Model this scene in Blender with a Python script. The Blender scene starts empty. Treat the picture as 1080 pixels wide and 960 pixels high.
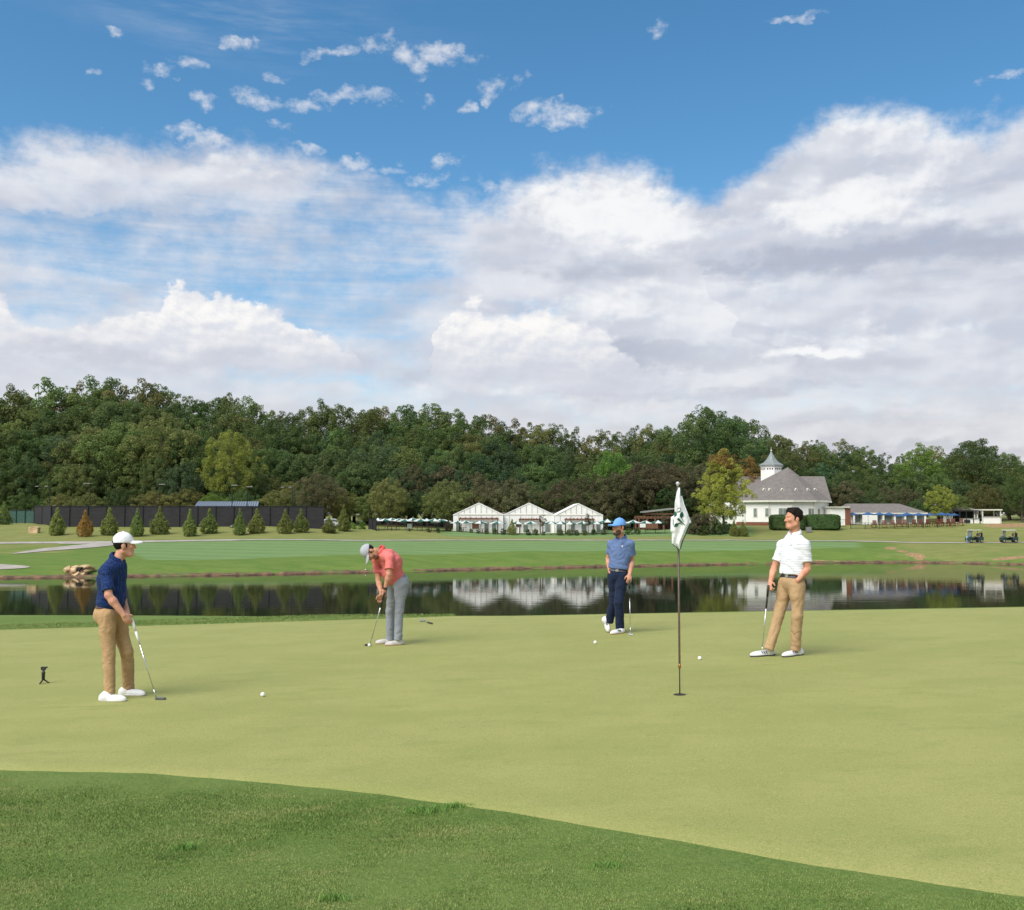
import bpy, math, random
import numpy as np
from mathutils import Vector, Matrix
R = math.radians
random.seed(7); RNG = np.random.default_rng(7)
scn = bpy.context.scene
COL = scn.collection
# ------------------------------------------------------------------ camera
F, CX, CY, HOR = 1060.0, 540.0, 480.0, 543.0
CAMZ = 1.85
PITCH = math.atan((HOR - CY) / F)
cam_d = bpy.data.cameras.new('camera'); cam = bpy.data.objects.new('camera', cam_d); COL.objects.link(cam)
cam.location = (0, 0, CAMZ); cam.rotation_euler = (R(90) + PITCH, 0, 0)
cam_d.sensor_fit = 'HORIZONTAL'; cam_d.sensor_width = 36; cam_d.lens = 36 * F / 1080
cam_d.clip_start = 0.1; cam_d.clip_end = 20000
scn.camera = cam
CP, SP = math.cos(PITCH), math.sin(PITCH)
def ray(px, py):
    a, b = (px - CX) / F, (CY - py) / F
    return a, CP - b * SP, SP + b * CP
def P(px, py, D):
    """world point seen at photo pixel px,py at distance D in front of the camera"""
    a, y, z = ray(px, py); t = D / y
    return Vector((a * t, D, CAMZ + z * t))
def ppm(D): return F / D * 1.0
def colx(px, D): return P(px, HOR, D).x

# ------------------------------------------------------------------ terrain
ZW = CAMZ - 6.5
SH = [(-150,100),(0,104),(130,106.5),(270,110),(400,115),(540,122),(650,127),(800,134),(880,137),(960,138),(1080,132.5),(1230,126)]
PR = {  # column: bank top, path near, path far, building line   (distance, photo row)
 -150: ((110,592),(131,575),(134,572),(156,551)),
 0:    ((112,592),(133,574.5),(136,571.5),(156,553)),
 130:  ((114,590),(134,573.5),(137,570.5),(155,555.5)),
 270:  ((119,588),(138,570.7),(141,568.3),(155,555.5)),
 400:  ((123,584),(142,571.5),(145,569.3),(159,558.5)),
 540:  ((130,581.5),(147,571),(150,569.0),(165,562.5)),
 650:  ((134,581),(148,571),(151,569.2),(165,562)),
 760:  ((139,579),(150,571),(153,569),(170,556)),
 880:  ((143,577),(151,571.7),(154,570),(172,553.7)),
 960:  ((144,581),(149,573.8),(152,571.8),(171,553.5)),
 1080: ((140,583),(149,573.3),(152,571.3),(170,551.5)),
 1230: ((136,584),(149,573),(152,571),(170,549))}
PK = sorted(PR)
def zrow(row, D): return P(CX, row, D).z
def shore(px): return np.interp(px, [a for a, b in SH], [b for a, b in SH])
EDG = [(-150,24.5),(0,23.4),(300,20.6),(540,19.2),(800,18.6),(950,18.2),(1080,17.9),(1230,17.5)]
def edge(px): return np.interp(px, [a for a, b in EDG], [b for a, b in EDG])
def wob(x, y, s, seed):
    r = np.random.default_rng(seed); o = 0
    for i in range(5):
        a = r.uniform(0, 6.28); f = s * (1.0 + i * 0.83); p = r.uniform(0, 6.28)
        o = o + np.sin((x * np.cos(a) + y * np.sin(a)) * f + p) / (1 + i * .6)
    return o / 2.3
def zplane(x, y): return .03 * np.clip(x, -13, 13) - .01 * (np.clip(y, -10, 40) - 12)
def gz(x, y):
    x = np.asarray(x, float); y = np.asarray(y, float)
    px = np.clip(CX + F * x / np.maximum(y, 1.0), -150, 1230)
    zn = zplane(x, y); fall = np.maximum(y - edge(px), 0)
    zn = np.maximum(zn - .24 * fall * fall / (fall + 1.2), ZW - 2.0)
    cols = []
    for k in PK:
        s = float(shore(k)); bt, pn, pf, bl = PR[k]
        zb = zrow(bl[1], bl[0])
        ds = [60, s - 6, s - .35, s + .1, s + .9, s + .5 * (bt[0] - s), bt[0], (bt[0] + pn[0]) / 2, pn[0], pf[0], (pf[0] + bl[0]) * .5, bl[0], bl[0] + 10, 260, 700, 3000]
        zt = zrow(bt[1], bt[0]); zp = zrow(pn[1], pn[0]); zf = zrow(pf[1], pf[0])
        zz = [ZW - 2, ZW - 1.2, ZW - .25, ZW + .3, ZW + .48, ZW + .46 + .62 * (zt - ZW - .4), zt, zt + .55 * (zp - zt), zp, zf, zf + .42 * (zb - zf), zb, zb + .05, zb + .8, 1.0, .6]
        cols.append((ds, zz))
    zs = np.stack([np.interp(y, d, z) for d, z in cols])
    j = np.clip(np.searchsorted(PK, px, side='right') - 1, 0, len(PK) - 2)
    pk = np.array(PK, float); t = (px - pk[j]) / (pk[j + 1] - pk[j]); t = t * t * (3 - 2 * t) * .5 + t * .5
    sh = np.shape(x); jj = j.ravel(); ii = np.arange(jj.size); zs = zs.reshape(len(PK), -1)
    zf = (zs[jj, ii] * (1 - t.ravel()) + zs[jj + 1, ii] * t.ravel()).reshape(sh)
    far_amp = np.clip((y - 140) / 20, 0, 1) * .12
    zf = zf + far_amp * wob(x, y, .25, 3)
    return np.where(y < 62, zn, zf)
def gz1(x, y): return float(gz(np.array([x]), np.array([y]))[0])
def hit(px, py, lo=3.0, hi=30.0):
    """ground point seen at a pixel (near green)"""
    for _ in range(50):
        m = (lo + hi) / 2; p = P(px, py, m)
        if p.z > zplane(p.x, p.y): lo = m
        else: hi = m
    p = P(px, py, lo); p.z = float(zplane(p.x, p.y)); return p
def stand(px, D):
    p = P(px, HOR, D); return Vector((p.x, p.y, gz1(p.x, p.y)))

# ------------------------------------------------------------------ object helpers
def tag(o, label=None, cat=None, group=None, kind=None):
    if label: o['label'] = label
    if cat: o['category'] = cat
    if group: o['group'] = group
    if kind: o['kind'] = kind
    return o
def empty(name, loc, label=None, cat=None, group=None, rz=0):
    o = bpy.data.objects.new(name, None); COL.objects.link(o); o.location = loc; o.rotation_euler = (0, 0, rz)
    o.empty_display_size = .2
    return tag(o, label, cat, group)
def link(name, me, mats, parent=None, loc=None, smooth=False):
    o = bpy.data.objects.new(name, me); COL.objects.link(o)
    for m in (mats if isinstance(mats, (list, tuple)) else [mats]): me.materials.append(m)
    if parent is not None: o.parent = parent
    if loc is not None: o.location = loc
    if smooth: me.polygons.foreach_set('use_smooth', np.ones(len(me.polygons), bool))
    return o
def np_mesh(name, V, Fc, smooth=False, mi=None):
    V = np.asarray(V, np.float32); Fc = np.asarray(Fc, np.int32); k = Fc.shape[1]
    me = bpy.data.meshes.new(name)
    me.vertices.add(len(V)); me.vertices.foreach_set('co', V.ravel())
    me.loops.add(Fc.size); me.loops.foreach_set('vertex_index', Fc.ravel())
    me.polygons.add(len(Fc)); me.polygons.foreach_set('loop_start', np.arange(len(Fc), dtype=np.int32) * k)
    if mi is not None: me.polygons.foreach_set('material_index', np.asarray(mi, np.int32))
    me.update(calc_edges=True)
    if smooth: me.polygons.foreach_set('use_smooth', np.ones(len(Fc), bool))
    return me
class MB:
    def __init__(s): s.v = []; s.f = []; s.m = []; s.mi = 0
    def face(s, *pts):
        n = len(s.v); s.v += [tuple(p) for p in pts]; s.f.append(tuple(range(n, n + len(pts)))); s.m.append(s.mi)
    def box(s, c, d, rz=0, bev=0.0):
        c = Vector(c); hx, hy, hz = d[0] / 2, d[1] / 2, d[2] / 2; n = len(s.v); ca, sa = math.cos(rz), math.sin(rz)
        for z in (-hz, hz):
            for x, y in ((-hx, -hy), (hx, -hy), (hx, hy), (-hx, hy)):
                s.v.append((c.x + x * ca - y * sa, c.y + x * sa + y * ca, c.z + z))
        for q in ((3, 2, 1, 0), (4, 5, 6, 7), (0, 1, 5, 4), (1, 2, 6, 5), (2, 3, 7, 6), (3, 0, 4, 7)):
            s.f.append(tuple(n + i for i in q)); s.m.append(s.mi)
        return s
    def tube(s, a, b, ra, rb=None, n=10, cap=True):
        a, b = Vector(a), Vector(b); rb = ra if rb is None else rb
        ax = (b - a).normalized(); u = ax.orthogonal().normalized(); w = ax.cross(u); k = len(s.v)
        for p, r in ((a, ra), (b, rb)):
            for i in range(n):
                t = 2 * math.pi * i / n; s.v.append(tuple(p + (u * math.cos(t) + w * math.sin(t)) * r))
        for i in range(n):
            j = (i + 1) % n; s.f.append((k + i, k + j, k + n + j, k + n + i)); s.m.append(s.mi)
        if cap:
            s.f.append(tuple(k + n - 1 - i for i in range(n))); s.f.append(tuple(k + n + i for i in range(n))); s.m += [s.mi, s.mi]
        return s
    def path(s, pts, r, n=8):
        for i in range(len(pts) - 1):
            ra = r[i] if isinstance(r, (list, tuple)) else r; rb = r[i + 1] if isinstance(r, (list, tuple)) else r
            s.tube(pts[i], pts[i + 1], ra, rb, n)
        return s
    def lathe(s, c, prof, n=16, sx=1, sy=1):
        c = Vector(c); k = len(s.v)
        for r, z in prof:
            for i in range(n):
                t = 2 * math.pi * i / n; s.v.append((c.x + r * math.cos(t) * sx, c.y + r * math.sin(t) * sy, c.z + z))
        for q in range(len(prof) - 1):
            for i in range(n):
                j = (i + 1) % n; s.f.append((k + q * n + i, k + q * n + j, k + (q + 1) * n + j, k + (q + 1) * n + i)); s.m.append(s.mi)
        s.f.append(tuple(k + n - 1 - i for i in range(n))); s.f.append(tuple(k + (len(prof) - 1) * n + i for i in range(n))); s.m += [s.mi, s.mi]
        return s
    def prism(s, pts, off):
        """closed polygon of points extruded by the vector off"""
        off = Vector(off); n = len(pts); k = len(s.v); pts = [Vector(p) for p in pts]
        s.v += [tuple(p) for p in pts] + [tuple(p + off) for p in pts]
        s.f.append(tuple(k + i for i in range(n))); s.f.append(tuple(k + 2 * n - 1 - i for i in range(n))); s.m += [s.mi, s.mi]
        for i in range(n):
            j = (i + 1) % n; s.f.append((k + j, k + i, k + n + i, k + n + j)); s.m.append(s.mi)
        return s
    def build(s, name, mats, parent=None, smooth=False, loc=None, bevel=0):
        me = bpy.data.meshes.new(name); me.from_pydata(s.v, [], s.f); me.polygons.foreach_set('material_index', s.m); me.update()
        import bmesh
        bm = bmesh.new(); bm.from_mesh(me); bmesh.ops.recalc_face_normals(bm, faces=bm.faces); bm.to_mesh(me); bm.free()
        o = link(name, me, mats, parent, loc, smooth)
        if bevel:
            md = o.modifiers.new('bevel', 'BEVEL'); md.width = bevel; md.segments = 2; md.limit_method = 'ANGLE'
        return o
def copy_tree(o, parent=None):
    c = o.copy(); COL.objects.link(c)
    if parent is not None: c.parent = parent
    for ch in list(o.children): copy_tree(ch, c)
    return c

# ------------------------------------------------------------------ materials
class NT:
    """tiny expression helper over a node tree"""
    def __init__(s, t): s.t = t; s.n = t.nodes; s.l = t.links
    def new(s, typ, **kw):
        n = s.n.new(typ)
        for k, v in kw.items(): setattr(n, k, v)
        return n
    def put(s, sock, v):
        if isinstance(v, bpy.types.NodeSocket): s.l.new(v, sock)
        elif v is not None: sock.default_value = v
    def m(s, op, a, b=None, c=None, clamp=False):
        n = s.new('ShaderNodeMath', operation=op, use_clamp=clamp); s.put(n.inputs[0], a)
        if b is not None: s.put(n.inputs[1], b)
        if c is not None: s.put(n.inputs[2], c)
        return n.outputs[0]
    def mix(s, f, a, b, bt='MIX'):
        n = s.new('ShaderNodeMix', data_type='RGBA', blend_type=bt); s.put(n.inputs[0], f); s.put(n.inputs[6], a); s.put(n.inputs[7], b); return n.outputs[2]
    def noise(s, vec, scale, detail=4, rough=.55, dist=0.0):
        n = s.new('ShaderNodeTexNoise'); n.noise_dimensions = '3D'
        if vec is not None: s.l.new(vec, n.inputs['Vector'])
        n.inputs['Scale'].default_value = scale; n.inputs['Detail'].default_value = detail; n.inputs['Roughness'].default_value = rough; n.inputs['Distortion'].default_value = dist
        return n.outputs['Fac']
    def smooth(s, v, a, b, lo=0.0, hi=1.0):
        n = s.new('ShaderNodeMapRange', interpolation_type='SMOOTHSTEP'); s.put(n.inputs[0], v)
        for i, q in enumerate((a, b, lo, hi)): s.put(n.inputs[i + 1], q)
        return n.outputs[0]
    def mapv(s, vec, scale=(1, 1, 1), rot=(0, 0, 0), loc=(0, 0, 0)):
        n = s.new('ShaderNodeMapping'); s.l.new(vec, n.inputs['Vector']); n.inputs['Scale'].default_value = scale; n.inputs['Rotation'].default_value = rot; n.inputs['Location'].default_value = loc; return n.outputs[0]
def rgb(c): return (c[0], c[1], c[2], 1.0)
def base_mat(name):
    m = bpy.data.materials.new(name); m.use_nodes = True; t = NT(m.node_tree)
    b = next(n for n in t.n if n.type == 'BSDF_PRINCIPLED')
    return m, t, b
def mat(name, col, rough=.7, var=.15, scale=6.0, col2=None, bump=0.0, bscale=None, metal=0.0, spec=.4, sheen=0.0):
    m, t, b = base_mat(name)
    tc = t.new('ShaderNodeTexCoord').outputs['Object']
    n = t.noise(tc, scale, 5)
    c2 = col2 or tuple(max(0, c * (1 - var)) for c in col); c1 = col if col2 else tuple(min(1, c * (1 + var)) for c in col)
    b.inputs['Base Color'].default_value = rgb(col)
    t.l.new(t.mix(t.smooth(n, .3, .7), rgb(c2), rgb(c1)), b.inputs['Base Color'])
    b.inputs['Roughness'].default_value = rough; b.inputs['Metallic'].default_value = metal
    b.inputs['Specular IOR Level'].default_value = spec
    if sheen: b.inputs['Sheen Weight'].default_value = sheen
    if bump:
        bn = t.new('ShaderNodeBump'); bn.inputs['Strength'].default_value = bump; bn.inputs['Distance'].default_value = .01
        t.l.new(t.noise(tc, bscale or scale * 4, 4), bn.inputs['Height']); t.l.new(bn.outputs[0], b.inputs['Normal'])
    return m
# ------------------------------------------------------------------ implicit surfaces for the golfers
def vnoise(X, Y, Z, seed):
    r = np.random.default_rng(seed); g = r.uniform(-1, 1, (16, 16, 16)).astype(np.float32)
    xi, yi, zi = np.floor(X).astype(int), np.floor(Y).astype(int), np.floor(Z).astype(int)
    fx, fy, fz = X - xi, Y - yi, Z - zi
    fx, fy, fz = fx * fx * (3 - 2 * fx), fy * fy * (3 - 2 * fy), fz * fz * (3 - 2 * fz)
    o = 0
    for dx in (0, 1):
        for dy in (0, 1):
            for dz in (0, 1):
                w = (fx if dx else 1 - fx) * (fy if dy else 1 - fy) * (fz if dz else 1 - fz)
                o = o + w * g[(xi + dx) % 16, (yi + dy) % 16, (zi + dz) % 16]
    return o
class SDF:
    def __init__(s, lo, hi, h):
        s.lo = np.array(lo, float); s.h = h
        s.n = np.ceil((np.array(hi, float) - s.lo) / h).astype(int) + 1
        s.F = np.full(s.n, .3, np.float32)
    def blk(s, lo, hi):
        i0 = np.clip(np.floor((np.array(lo) - s.lo) / s.h).astype(int), 0, s.n - 1)
        i1 = np.clip(np.ceil((np.array(hi) - s.lo) / s.h).astype(int) + 1, i0 + 1, s.n)
        ax = [s.lo[k] + np.arange(i0[k], i1[k]) * s.h for k in range(3)]
        return (slice(i0[0], i1[0]), slice(i0[1], i1[1]), slice(i0[2], i1[2])), ax[0][:, None, None], ax[1][None, :, None], ax[2][None, None, :]
    def put(s, sl, d, k, op):
        a = s.F[sl]; d = d.astype(np.float32)
        if op == 'add':
            if k > 0:
                h = np.maximum(k - np.abs(a - d), 0) / k; s.F[sl] = np.minimum(a, d) - h * h * k * .25
            else: s.F[sl] = np.minimum(a, d)
        elif op == 'sub':
            d = -d
            if k > 0:
                h = np.maximum(k - np.abs(a - d), 0) / k; s.F[sl] = np.maximum(a, d) + h * h * k * .25
            else: s.F[sl] = np.maximum(a, d)
    def cone(s, a, b, ra, rb, k=.02, op='add', cut=False, flat=None):
        """tapered capsule a-b; cut: flat end at b"""
        a = np.array(a, float); b = np.array(b, float); r = max(ra, rb) + k + .03
        sl, X, Y, Z = s.blk(np.minimum(a, b) - r, np.maximum(a, b) + r)
        d = b - a; L2 = float(d @ d) + 1e-9; L = math.sqrt(L2)
        px, py, pz = X - a[0], Y - a[1], Z - a[2]
        t = (px * d[0] + py * d[1] + pz * d[2]) / L2; tc = np.clip(t, 0, 1)
        q = np.sqrt((px - tc * d[0]) ** 2 + (py - tc * d[1]) ** 2 + (pz - tc * d[2]) ** 2) - (ra + (rb - ra) * tc)
        if cut: q = np.maximum(q, (t - 1) * L)
        s.put(sl, q, k, op)
    def ell(s, c, r, M=None, k=.02, op='add', cuts=()):
        """ellipsoid with frame M (columns = axes); cuts: (point, normal) keeps the side against the normal"""
        c = np.array(c, float); r = np.array(r, float); m = r.max() + k + .03
        sl, X, Y, Z = s.blk(c - m, c + m)
        px, py, pz = X - c[0], Y - c[1], Z - c[2]
        M = np.eye(3) if M is None else M
        q = [px * M[0, i] + py * M[1, i] + pz * M[2, i] for i in range(3)]
        k0 = np.sqrt(sum((q[i] / r[i]) ** 2 for i in range(3))); k1 = np.sqrt(sum((q[i] / r[i] ** 2) ** 2 for i in range(3))) + 1e-6
        d = k0 * (k0 - 1) / k1
        d = np.where(k0 < 1e-3, -r.min(), d)
        for p, nn in cuts:
            p = np.array(p, float); nn = np.array(nn, float); nn = nn / np.linalg.norm(nn)
            d = np.maximum(d, (X - p[0]) * nn[0] + (Y - p[1]) * nn[1] + (Z - p[2]) * nn[2])
        s.put(sl, d, k, op)
    def plane(s, p, nn):
        """cut away everything on the side the normal points to"""
        nn = np.array(nn, float); nn = nn / np.linalg.norm(nn)
        sl, X, Y, Z = s.blk(s.lo - 1, s.lo + s.n * s.h + 1)
        s.F = np.maximum(s.F, ((X - p[0]) * nn[0] + (Y - p[1]) * nn[1] + (Z - p[2]) * nn[2]).astype(np.float32))
    def folds(s, amp, f, seed, M=None):
        """cloth creases: push the surface in and out by stretched noise"""
        sl, X, Y, Z = s.blk(s.lo - 1, s.lo + s.n * s.h + 1)
        near = np.abs(s.F) < amp * 3 + s.h * 2
        I = np.nonzero(near); x = s.lo[0] + I[0] * s.h; y = s.lo[1] + I[1] * s.h; z = s.lo[2] + I[2] * s.h
        if M is not None:
            x, y, z = [x * M[0, i] + y * M[1, i] + z * M[2, i] for i in range(3)]
        w = vnoise(x * 5, y * 5, z * 5, seed + 1) * .9
        n = vnoise(x * f[0] + w, y * f[1] + w, z * f[2] + w * 1.5, seed)
        n = 1 - 2 * np.abs(n)
        n2 = vnoise(x * f[0] * .4, y * f[1] * .4, z * f[2] * .4 + w, seed + 5)
        s.F[I] += (amp * (n * .6 + n2 * .6)).astype(np.float32)
    def mesh(s):
        Fd = s.F; h = s.h; S = Fd < 0; nx, ny, nz = Fd.shape
        cnt = np.zeros((nx - 1, ny - 1, nz - 1), np.int8)
        for dx in (0, 1):
            for dy in (0, 1):
                for dz in (0, 1): cnt += S[dx:nx - 1 + dx, dy:ny - 1 + dy, dz:nz - 1 + dz]
        act = (cnt > 0) & (cnt < 8); I = np.array(np.nonzero(act)).T
        idm = np.full(act.shape, -1, np.int32); idm[act] = np.arange(len(I))
        acc = np.zeros((len(I), 3)); num = np.zeros(len(I))
        for ax in range(3):
            o = [k for k in range(3) if k != ax]
            for u in (0, 1):
                for w in (0, 1):
                    c0 = np.zeros(3, int); c0[o[0]] = u; c0[o[1]] = w; c1 = c0.copy(); c1[ax] = 1
                    A = I + c0; B = I + c1
                    fa = Fd[A[:, 0], A[:, 1], A[:, 2]].astype(float); fb = Fd[B[:, 0], B[:, 1], B[:, 2]].astype(float)
                    m = (fa < 0) != (fb < 0); t = np.where(m, fa / np.where(m, fa - fb, 1), 0)
                    p = I + c0; p = p.astype(float); p[:, ax] += t
                    acc[m] += p[m]; num[m] += 1
        V = acc / num[:, None] * h + s.lo
        Q = []
        for ax in range(3):
            o = [(1, 2), (2, 0), (0, 1)][ax]
            sa = [slice(None)] * 3; sb = [slice(None)] * 3; sa[ax] = slice(0, -1); sb[ax] = slice(1, None)
            ch = S[tuple(sa)] != S[tuple(sb)]; E = np.array(np.nonzero(ch)).T
            ok = (E[:, o[0]] > 0) & (E[:, o[1]] > 0) & (E[:, o[0]] < Fd.shape[o[0]] - 1) & (E[:, o[1]] < Fd.shape[o[1]] - 1); E = E[ok]
            sg = S[E[:, 0], E[:, 1], E[:, 2]]
            def cell(d0, d1):
                C = E.copy(); C[:, o[0]] += d0; C[:, o[1]] += d1; return idm[C[:, 0], C[:, 1], C[:, 2]]
            q = np.stack([cell(-1, -1), cell(0, -1), cell(0, 0), cell(-1, 0)], 1)
            q[~sg] = q[~sg][:, ::-1]; Q.append(q)
        return V, np.concatenate(Q)
    def obj(s, name, m, parent, origin, relax=1):
        V, Q = s.mesh()
        for _ in range(relax):   # light smoothing
            A = np.zeros_like(V); N = np.zeros(len(V))
            for i in range(4):
                np.add.at(A, Q[:, i], V[Q[:, (i + 1) % 4]]); np.add.at(N, Q[:, i], 1)
            V = V * .45 + .55 * A / np.maximum(N, 1)[:, None]
        me = np_mesh(name, V - np.array(origin), Q, smooth=True)
        return link(name, me, m, parent)

def nrm(v): v = np.array(v, float); return v / np.linalg.norm(v)
def frame(fwd, up):
    """columns: lateral (his right), forward, up"""
    u = nrm(up); f = nrm(np.array(fwd, float) - u * float(np.dot(fwd, u))); r = np.cross(f, u)
    return np.stack([r, f, u], 1)
def bounds(pts, pad):
    a = np.array([list(p) for p in pts]); return a.min(0) - pad, a.max(0) + pad

def hand(S, wrist, d, nrmv, side, curl=(.9, 1.0, .8), size=1.0, spread=.0, thumb=.5):
    """palm, four unequal fingers bent towards the palm normal, thumb off the side. side: direction of the thumb edge"""
    w = np.array(wrist, float); d = nrm(d); n = nrm(np.array(nrmv) - d * np.dot(nrmv, d)); sd = nrm(np.array(side) - d * np.dot(side, d) - n * np.dot(side, n))
    k = size
    M = np.stack([sd, d, n], 1)
    pc = w + d * .048 * k
    S.ell(pc, (.040 * k, .052 * k, .019 * k), M, k=.02)
    for i, (off, ln) in enumerate(((.030, .88), (.010, 1.0), (-.010, .94), (-.029, .74))):
        p = w + d * (.088 - abs(off - .008) * .25) * k + sd * off * k
        a = 0; dd = d + sd * off * spread * 8
        for j, (L, r) in enumerate(((.042, .0095), (.027, .0088), (.021, .0078))):
            a += curl[j]; v = dd * math.cos(a) + n * math.sin(a)
            q = p + nrm(v) * L * ln * k
            S.cone(p, q, r * k, (r - .0006) * k, k=.005); p = q
    p = w + d * .022 * k + sd * .030 * k
    v = nrm(sd * .75 + d * .75 + n * .35); q = p + v * .042 * k
    S.cone(p, q, .012 * k, .0105 * k, k=.012)
    v2 = nrm(d * .8 + n * thumb + sd * .15); S.cone(q, q + v2 * .032 * k, .0105 * k, .0085 * k, k=.004)

m_lace = mat('grey_lace', (.42, .42, .42), .8)
def golfer(J, M_, label, o):
    """J: joints (world numpy), o: options. Body one surface; clothes, shoes, cap as parts"""
    g = lambda n: np.array(J[n], float)
    base = np.array(o['base']); root = empty('person', base, label, 'person', o.get('group'))
    pel, che, nek, hed = g('pelvis'), g('chest'), g('neck'), g('head')
    fw = nrm(o['fwd']); up = nrm(nek - pel)
    Mp = frame(o.get('pfwd', fw), (nrm(g('pelvis') - (g('kneeR') + g('kneeL')) / 2) * .5 + up * .5)); Mt = frame(o.get('cfwd', fw), up)
    Mc = frame(o.get('cfwd', fw), nrm(nek - (che * .6 + pel * .4)))
    Hh = frame(o['hfwd'], o.get('hup', (0, 0, 1)))
    H = lambda r, f, u: hed + Hh[:, 0] * r + Hh[:, 1] * f + Hh[:, 2] * u
    allp = [g(k) for k in J]
    lo, hi = bounds(allp, .22)
    k = o.get('w', 1.0)
    # ---------------- body
    S = SDF(lo, hi, .0046)
    S.ell(che, (.155 * k, .105 * k, .20), Mc, .05); S.ell(pel + Mt[:, 2] * .1, (.135 * k, .10 * k, .15), Mt, .05); S.ell(pel, (.145 * k, .10 * k, .11), Mp, .05)
    S.cone(nek - up * .05, H(0, -.022, -.06), .062, .054, .03)
    for sd in 'RL':
        sh, el, wr = g('sh' + sd), g('el' + sd), g('wr' + sd)
        S.cone(nek - up * .06, sh - up * .02, .036, .040, .03)
        mid = sh + (el - sh) * .45
        S.cone(sh - up * .015, mid, .046, .046, .03); S.cone(mid, el, .047, .038, .02)
        fm = el + (wr - el) * .3
        S.cone(el, fm, .038, .042, .02); S.cone(fm, wr, .042, .027, .02)
        S.cone(g('hip' + sd), g('knee' + sd), .06, .038, .03); S.cone(g('knee' + sd), g('ank' + sd), .038, .034, .02)
    for h in o['hands']: hand(S, **h)
    # head
    S.ell(H(0, -.012, .038), (.076, .096, .098), Hh, .02); S.ell(H(0, .024, -.035), (.061, .072, .088), Hh, .03)
    S.cone(H(-.014, .074, -.098), H(.014, .074, -.098), .024, .024, .03)
    S.cone(H(0, .088, .022), H(0, .113, -.022), .0105, .0135, .012); S.cone(H(-.012, .1, -.026), H(.012, .1, -.026), .010, .010, .008)
    S.cone(H(-.036, .079, .034), H(.036, .079, .034), .013, .013, .016)
    for q in (-1, 1):
        S.ell(H(q * .033, .101, .010), (.017, .016, .011), Hh, .01, 'sub')
        S.ell(H(q * .036, .074, -.012), (.024, .02, .024), Hh, .02)
        S.ell(H(q * .077, -.012, -.006), (.012, .023, .034), Hh, .008)
        S.cone(H(q * .055, -.01, -.065), H(q * .03, .055, -.098), .02, .02, .03)
    S.cone(H(-.018, .094, -.058), H(.018, .094, -.058), .0075, .0075, .008); S.cone(H(-.015, .091, -.072), H(.015, .091, -.072), .008, .008, .008)
    S.cone(H(-.02, .104, -.065), H(.02, .104, -.065), .0035, .0035, .004, 'sub')
    body = S.obj('body', M_['skin'], root, base)
    for q in (-1, 1):
        e = MB().lathe((0, 0, 0), [(.001, -.011), (.008, -.008), (.011, 0), (.008, .008), (.001, .011)], 10).build('eye', M_['eye'], root, True)
        e.location = Vector(H(q * .033, .077, .010) - base)
    # ---------------- shirt
    S = SDF(lo, hi, .006)
    bl = o.get('belly', 0.0)
    for hp_ in o.get('hump', ()): S.ell(np.array(P(*hp_)), (.135, .135, .12), None, .07)
    S.ell(che, (.172 * k, .124 * k, .215), Mc, .05)
    S.ell(pel + (che - pel) * .5 + Mt[:, 1] * bl, (.158 * k, .122 * k, .17), Mt, .06)
    S.ell(pel + up * .08, (.160 * k, .124 * k, .13), Mt, .06)
    for sd in 'RL':
        S.cone(nek - up * .045, g('sh' + sd) - up * .012, .066, .064, .07); S.cone(nek - up * .03 - Mc[:, 1] * .01, g('sh' + sd) * .6 + nek * .4 - up * .035, .058, .062, .05)
    S.cone(nek - up * .06, nek + up * .012, .085, .066, .05)
    hem = pel + up * o.get('hem', .055); S.plane(hem, -up + nrm(o.get('hemtilt', (0, 0, -1))) * .001)
    S.plane(nek + up * .026, up * .9 + Mc[:, 1] * .40)
    for sd in 'RL':
        sh, el = g('sh' + sd), g('el' + sd); en = sh + (el - sh) * o.get('sleeve', .72)
        S.cone(sh - up * .012, en, .064, .067 * o.get('slw', 1), .045, cut=True)
    S.folds(.012, (5, 5, 10), o['seed'], frame(Mt[:, 1] + Mt[:, 2] * .4 + Mt[:, 0] * .2, Mt[:, 2])); S.folds(.008, (9, 9, 16), o['seed'] + 3, Mt)
    shirt = S.obj('shirt', M_['shirt'], root, base)
    # collar
    S = SDF(nek - .16, nek + .16, .005)
    n = 16
    def cp(a, r, dz):
        return nek + Mc[:, 0] * math.cos(a) * r + Mc[:, 1] * math.sin(a) * r * .95 + up * (dz - .028 * math.sin(a))
    for i in range(n):
        b0 = math.pi / 2 + .3 + (2 * math.pi - .6) * i / n; b1 = math.pi / 2 + .3 + (2 * math.pi - .6) * (i + 1) / n
        S.cone(cp(b0, .066, .04), cp(b1, .066, .04), .008, .008, .008); S.cone(cp(b0, .079, .012), cp(b1, .079, .012), .009, .009, .012)
        S.cone(cp(b0, .073, .026), cp(b1, .073, .026), .009, .009, .012)
    for b in (math.pi / 2 + .3, math.pi / 2 - .3):
        S.cone(cp(b, .074, .022), cp(math.pi / 2 + (b - math.pi / 2) * 1.25, .094, -.02), .010, .006, .012)
    S.obj('collar', M_['collar'], shirt, base)
    # ---------------- trousers
    S = SDF(lo, hi, .006)
    S.ell(pel, (.163 * k * o.get('hipw', 1), .127 * k * o.get('hipw', 1), .145), Mp, .04)
    S.ell(pel - Mp[:, 1] * .045 - Mp[:, 2] * .045, (.150 * k, .105 * k, .11), Mp, .05)
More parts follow.
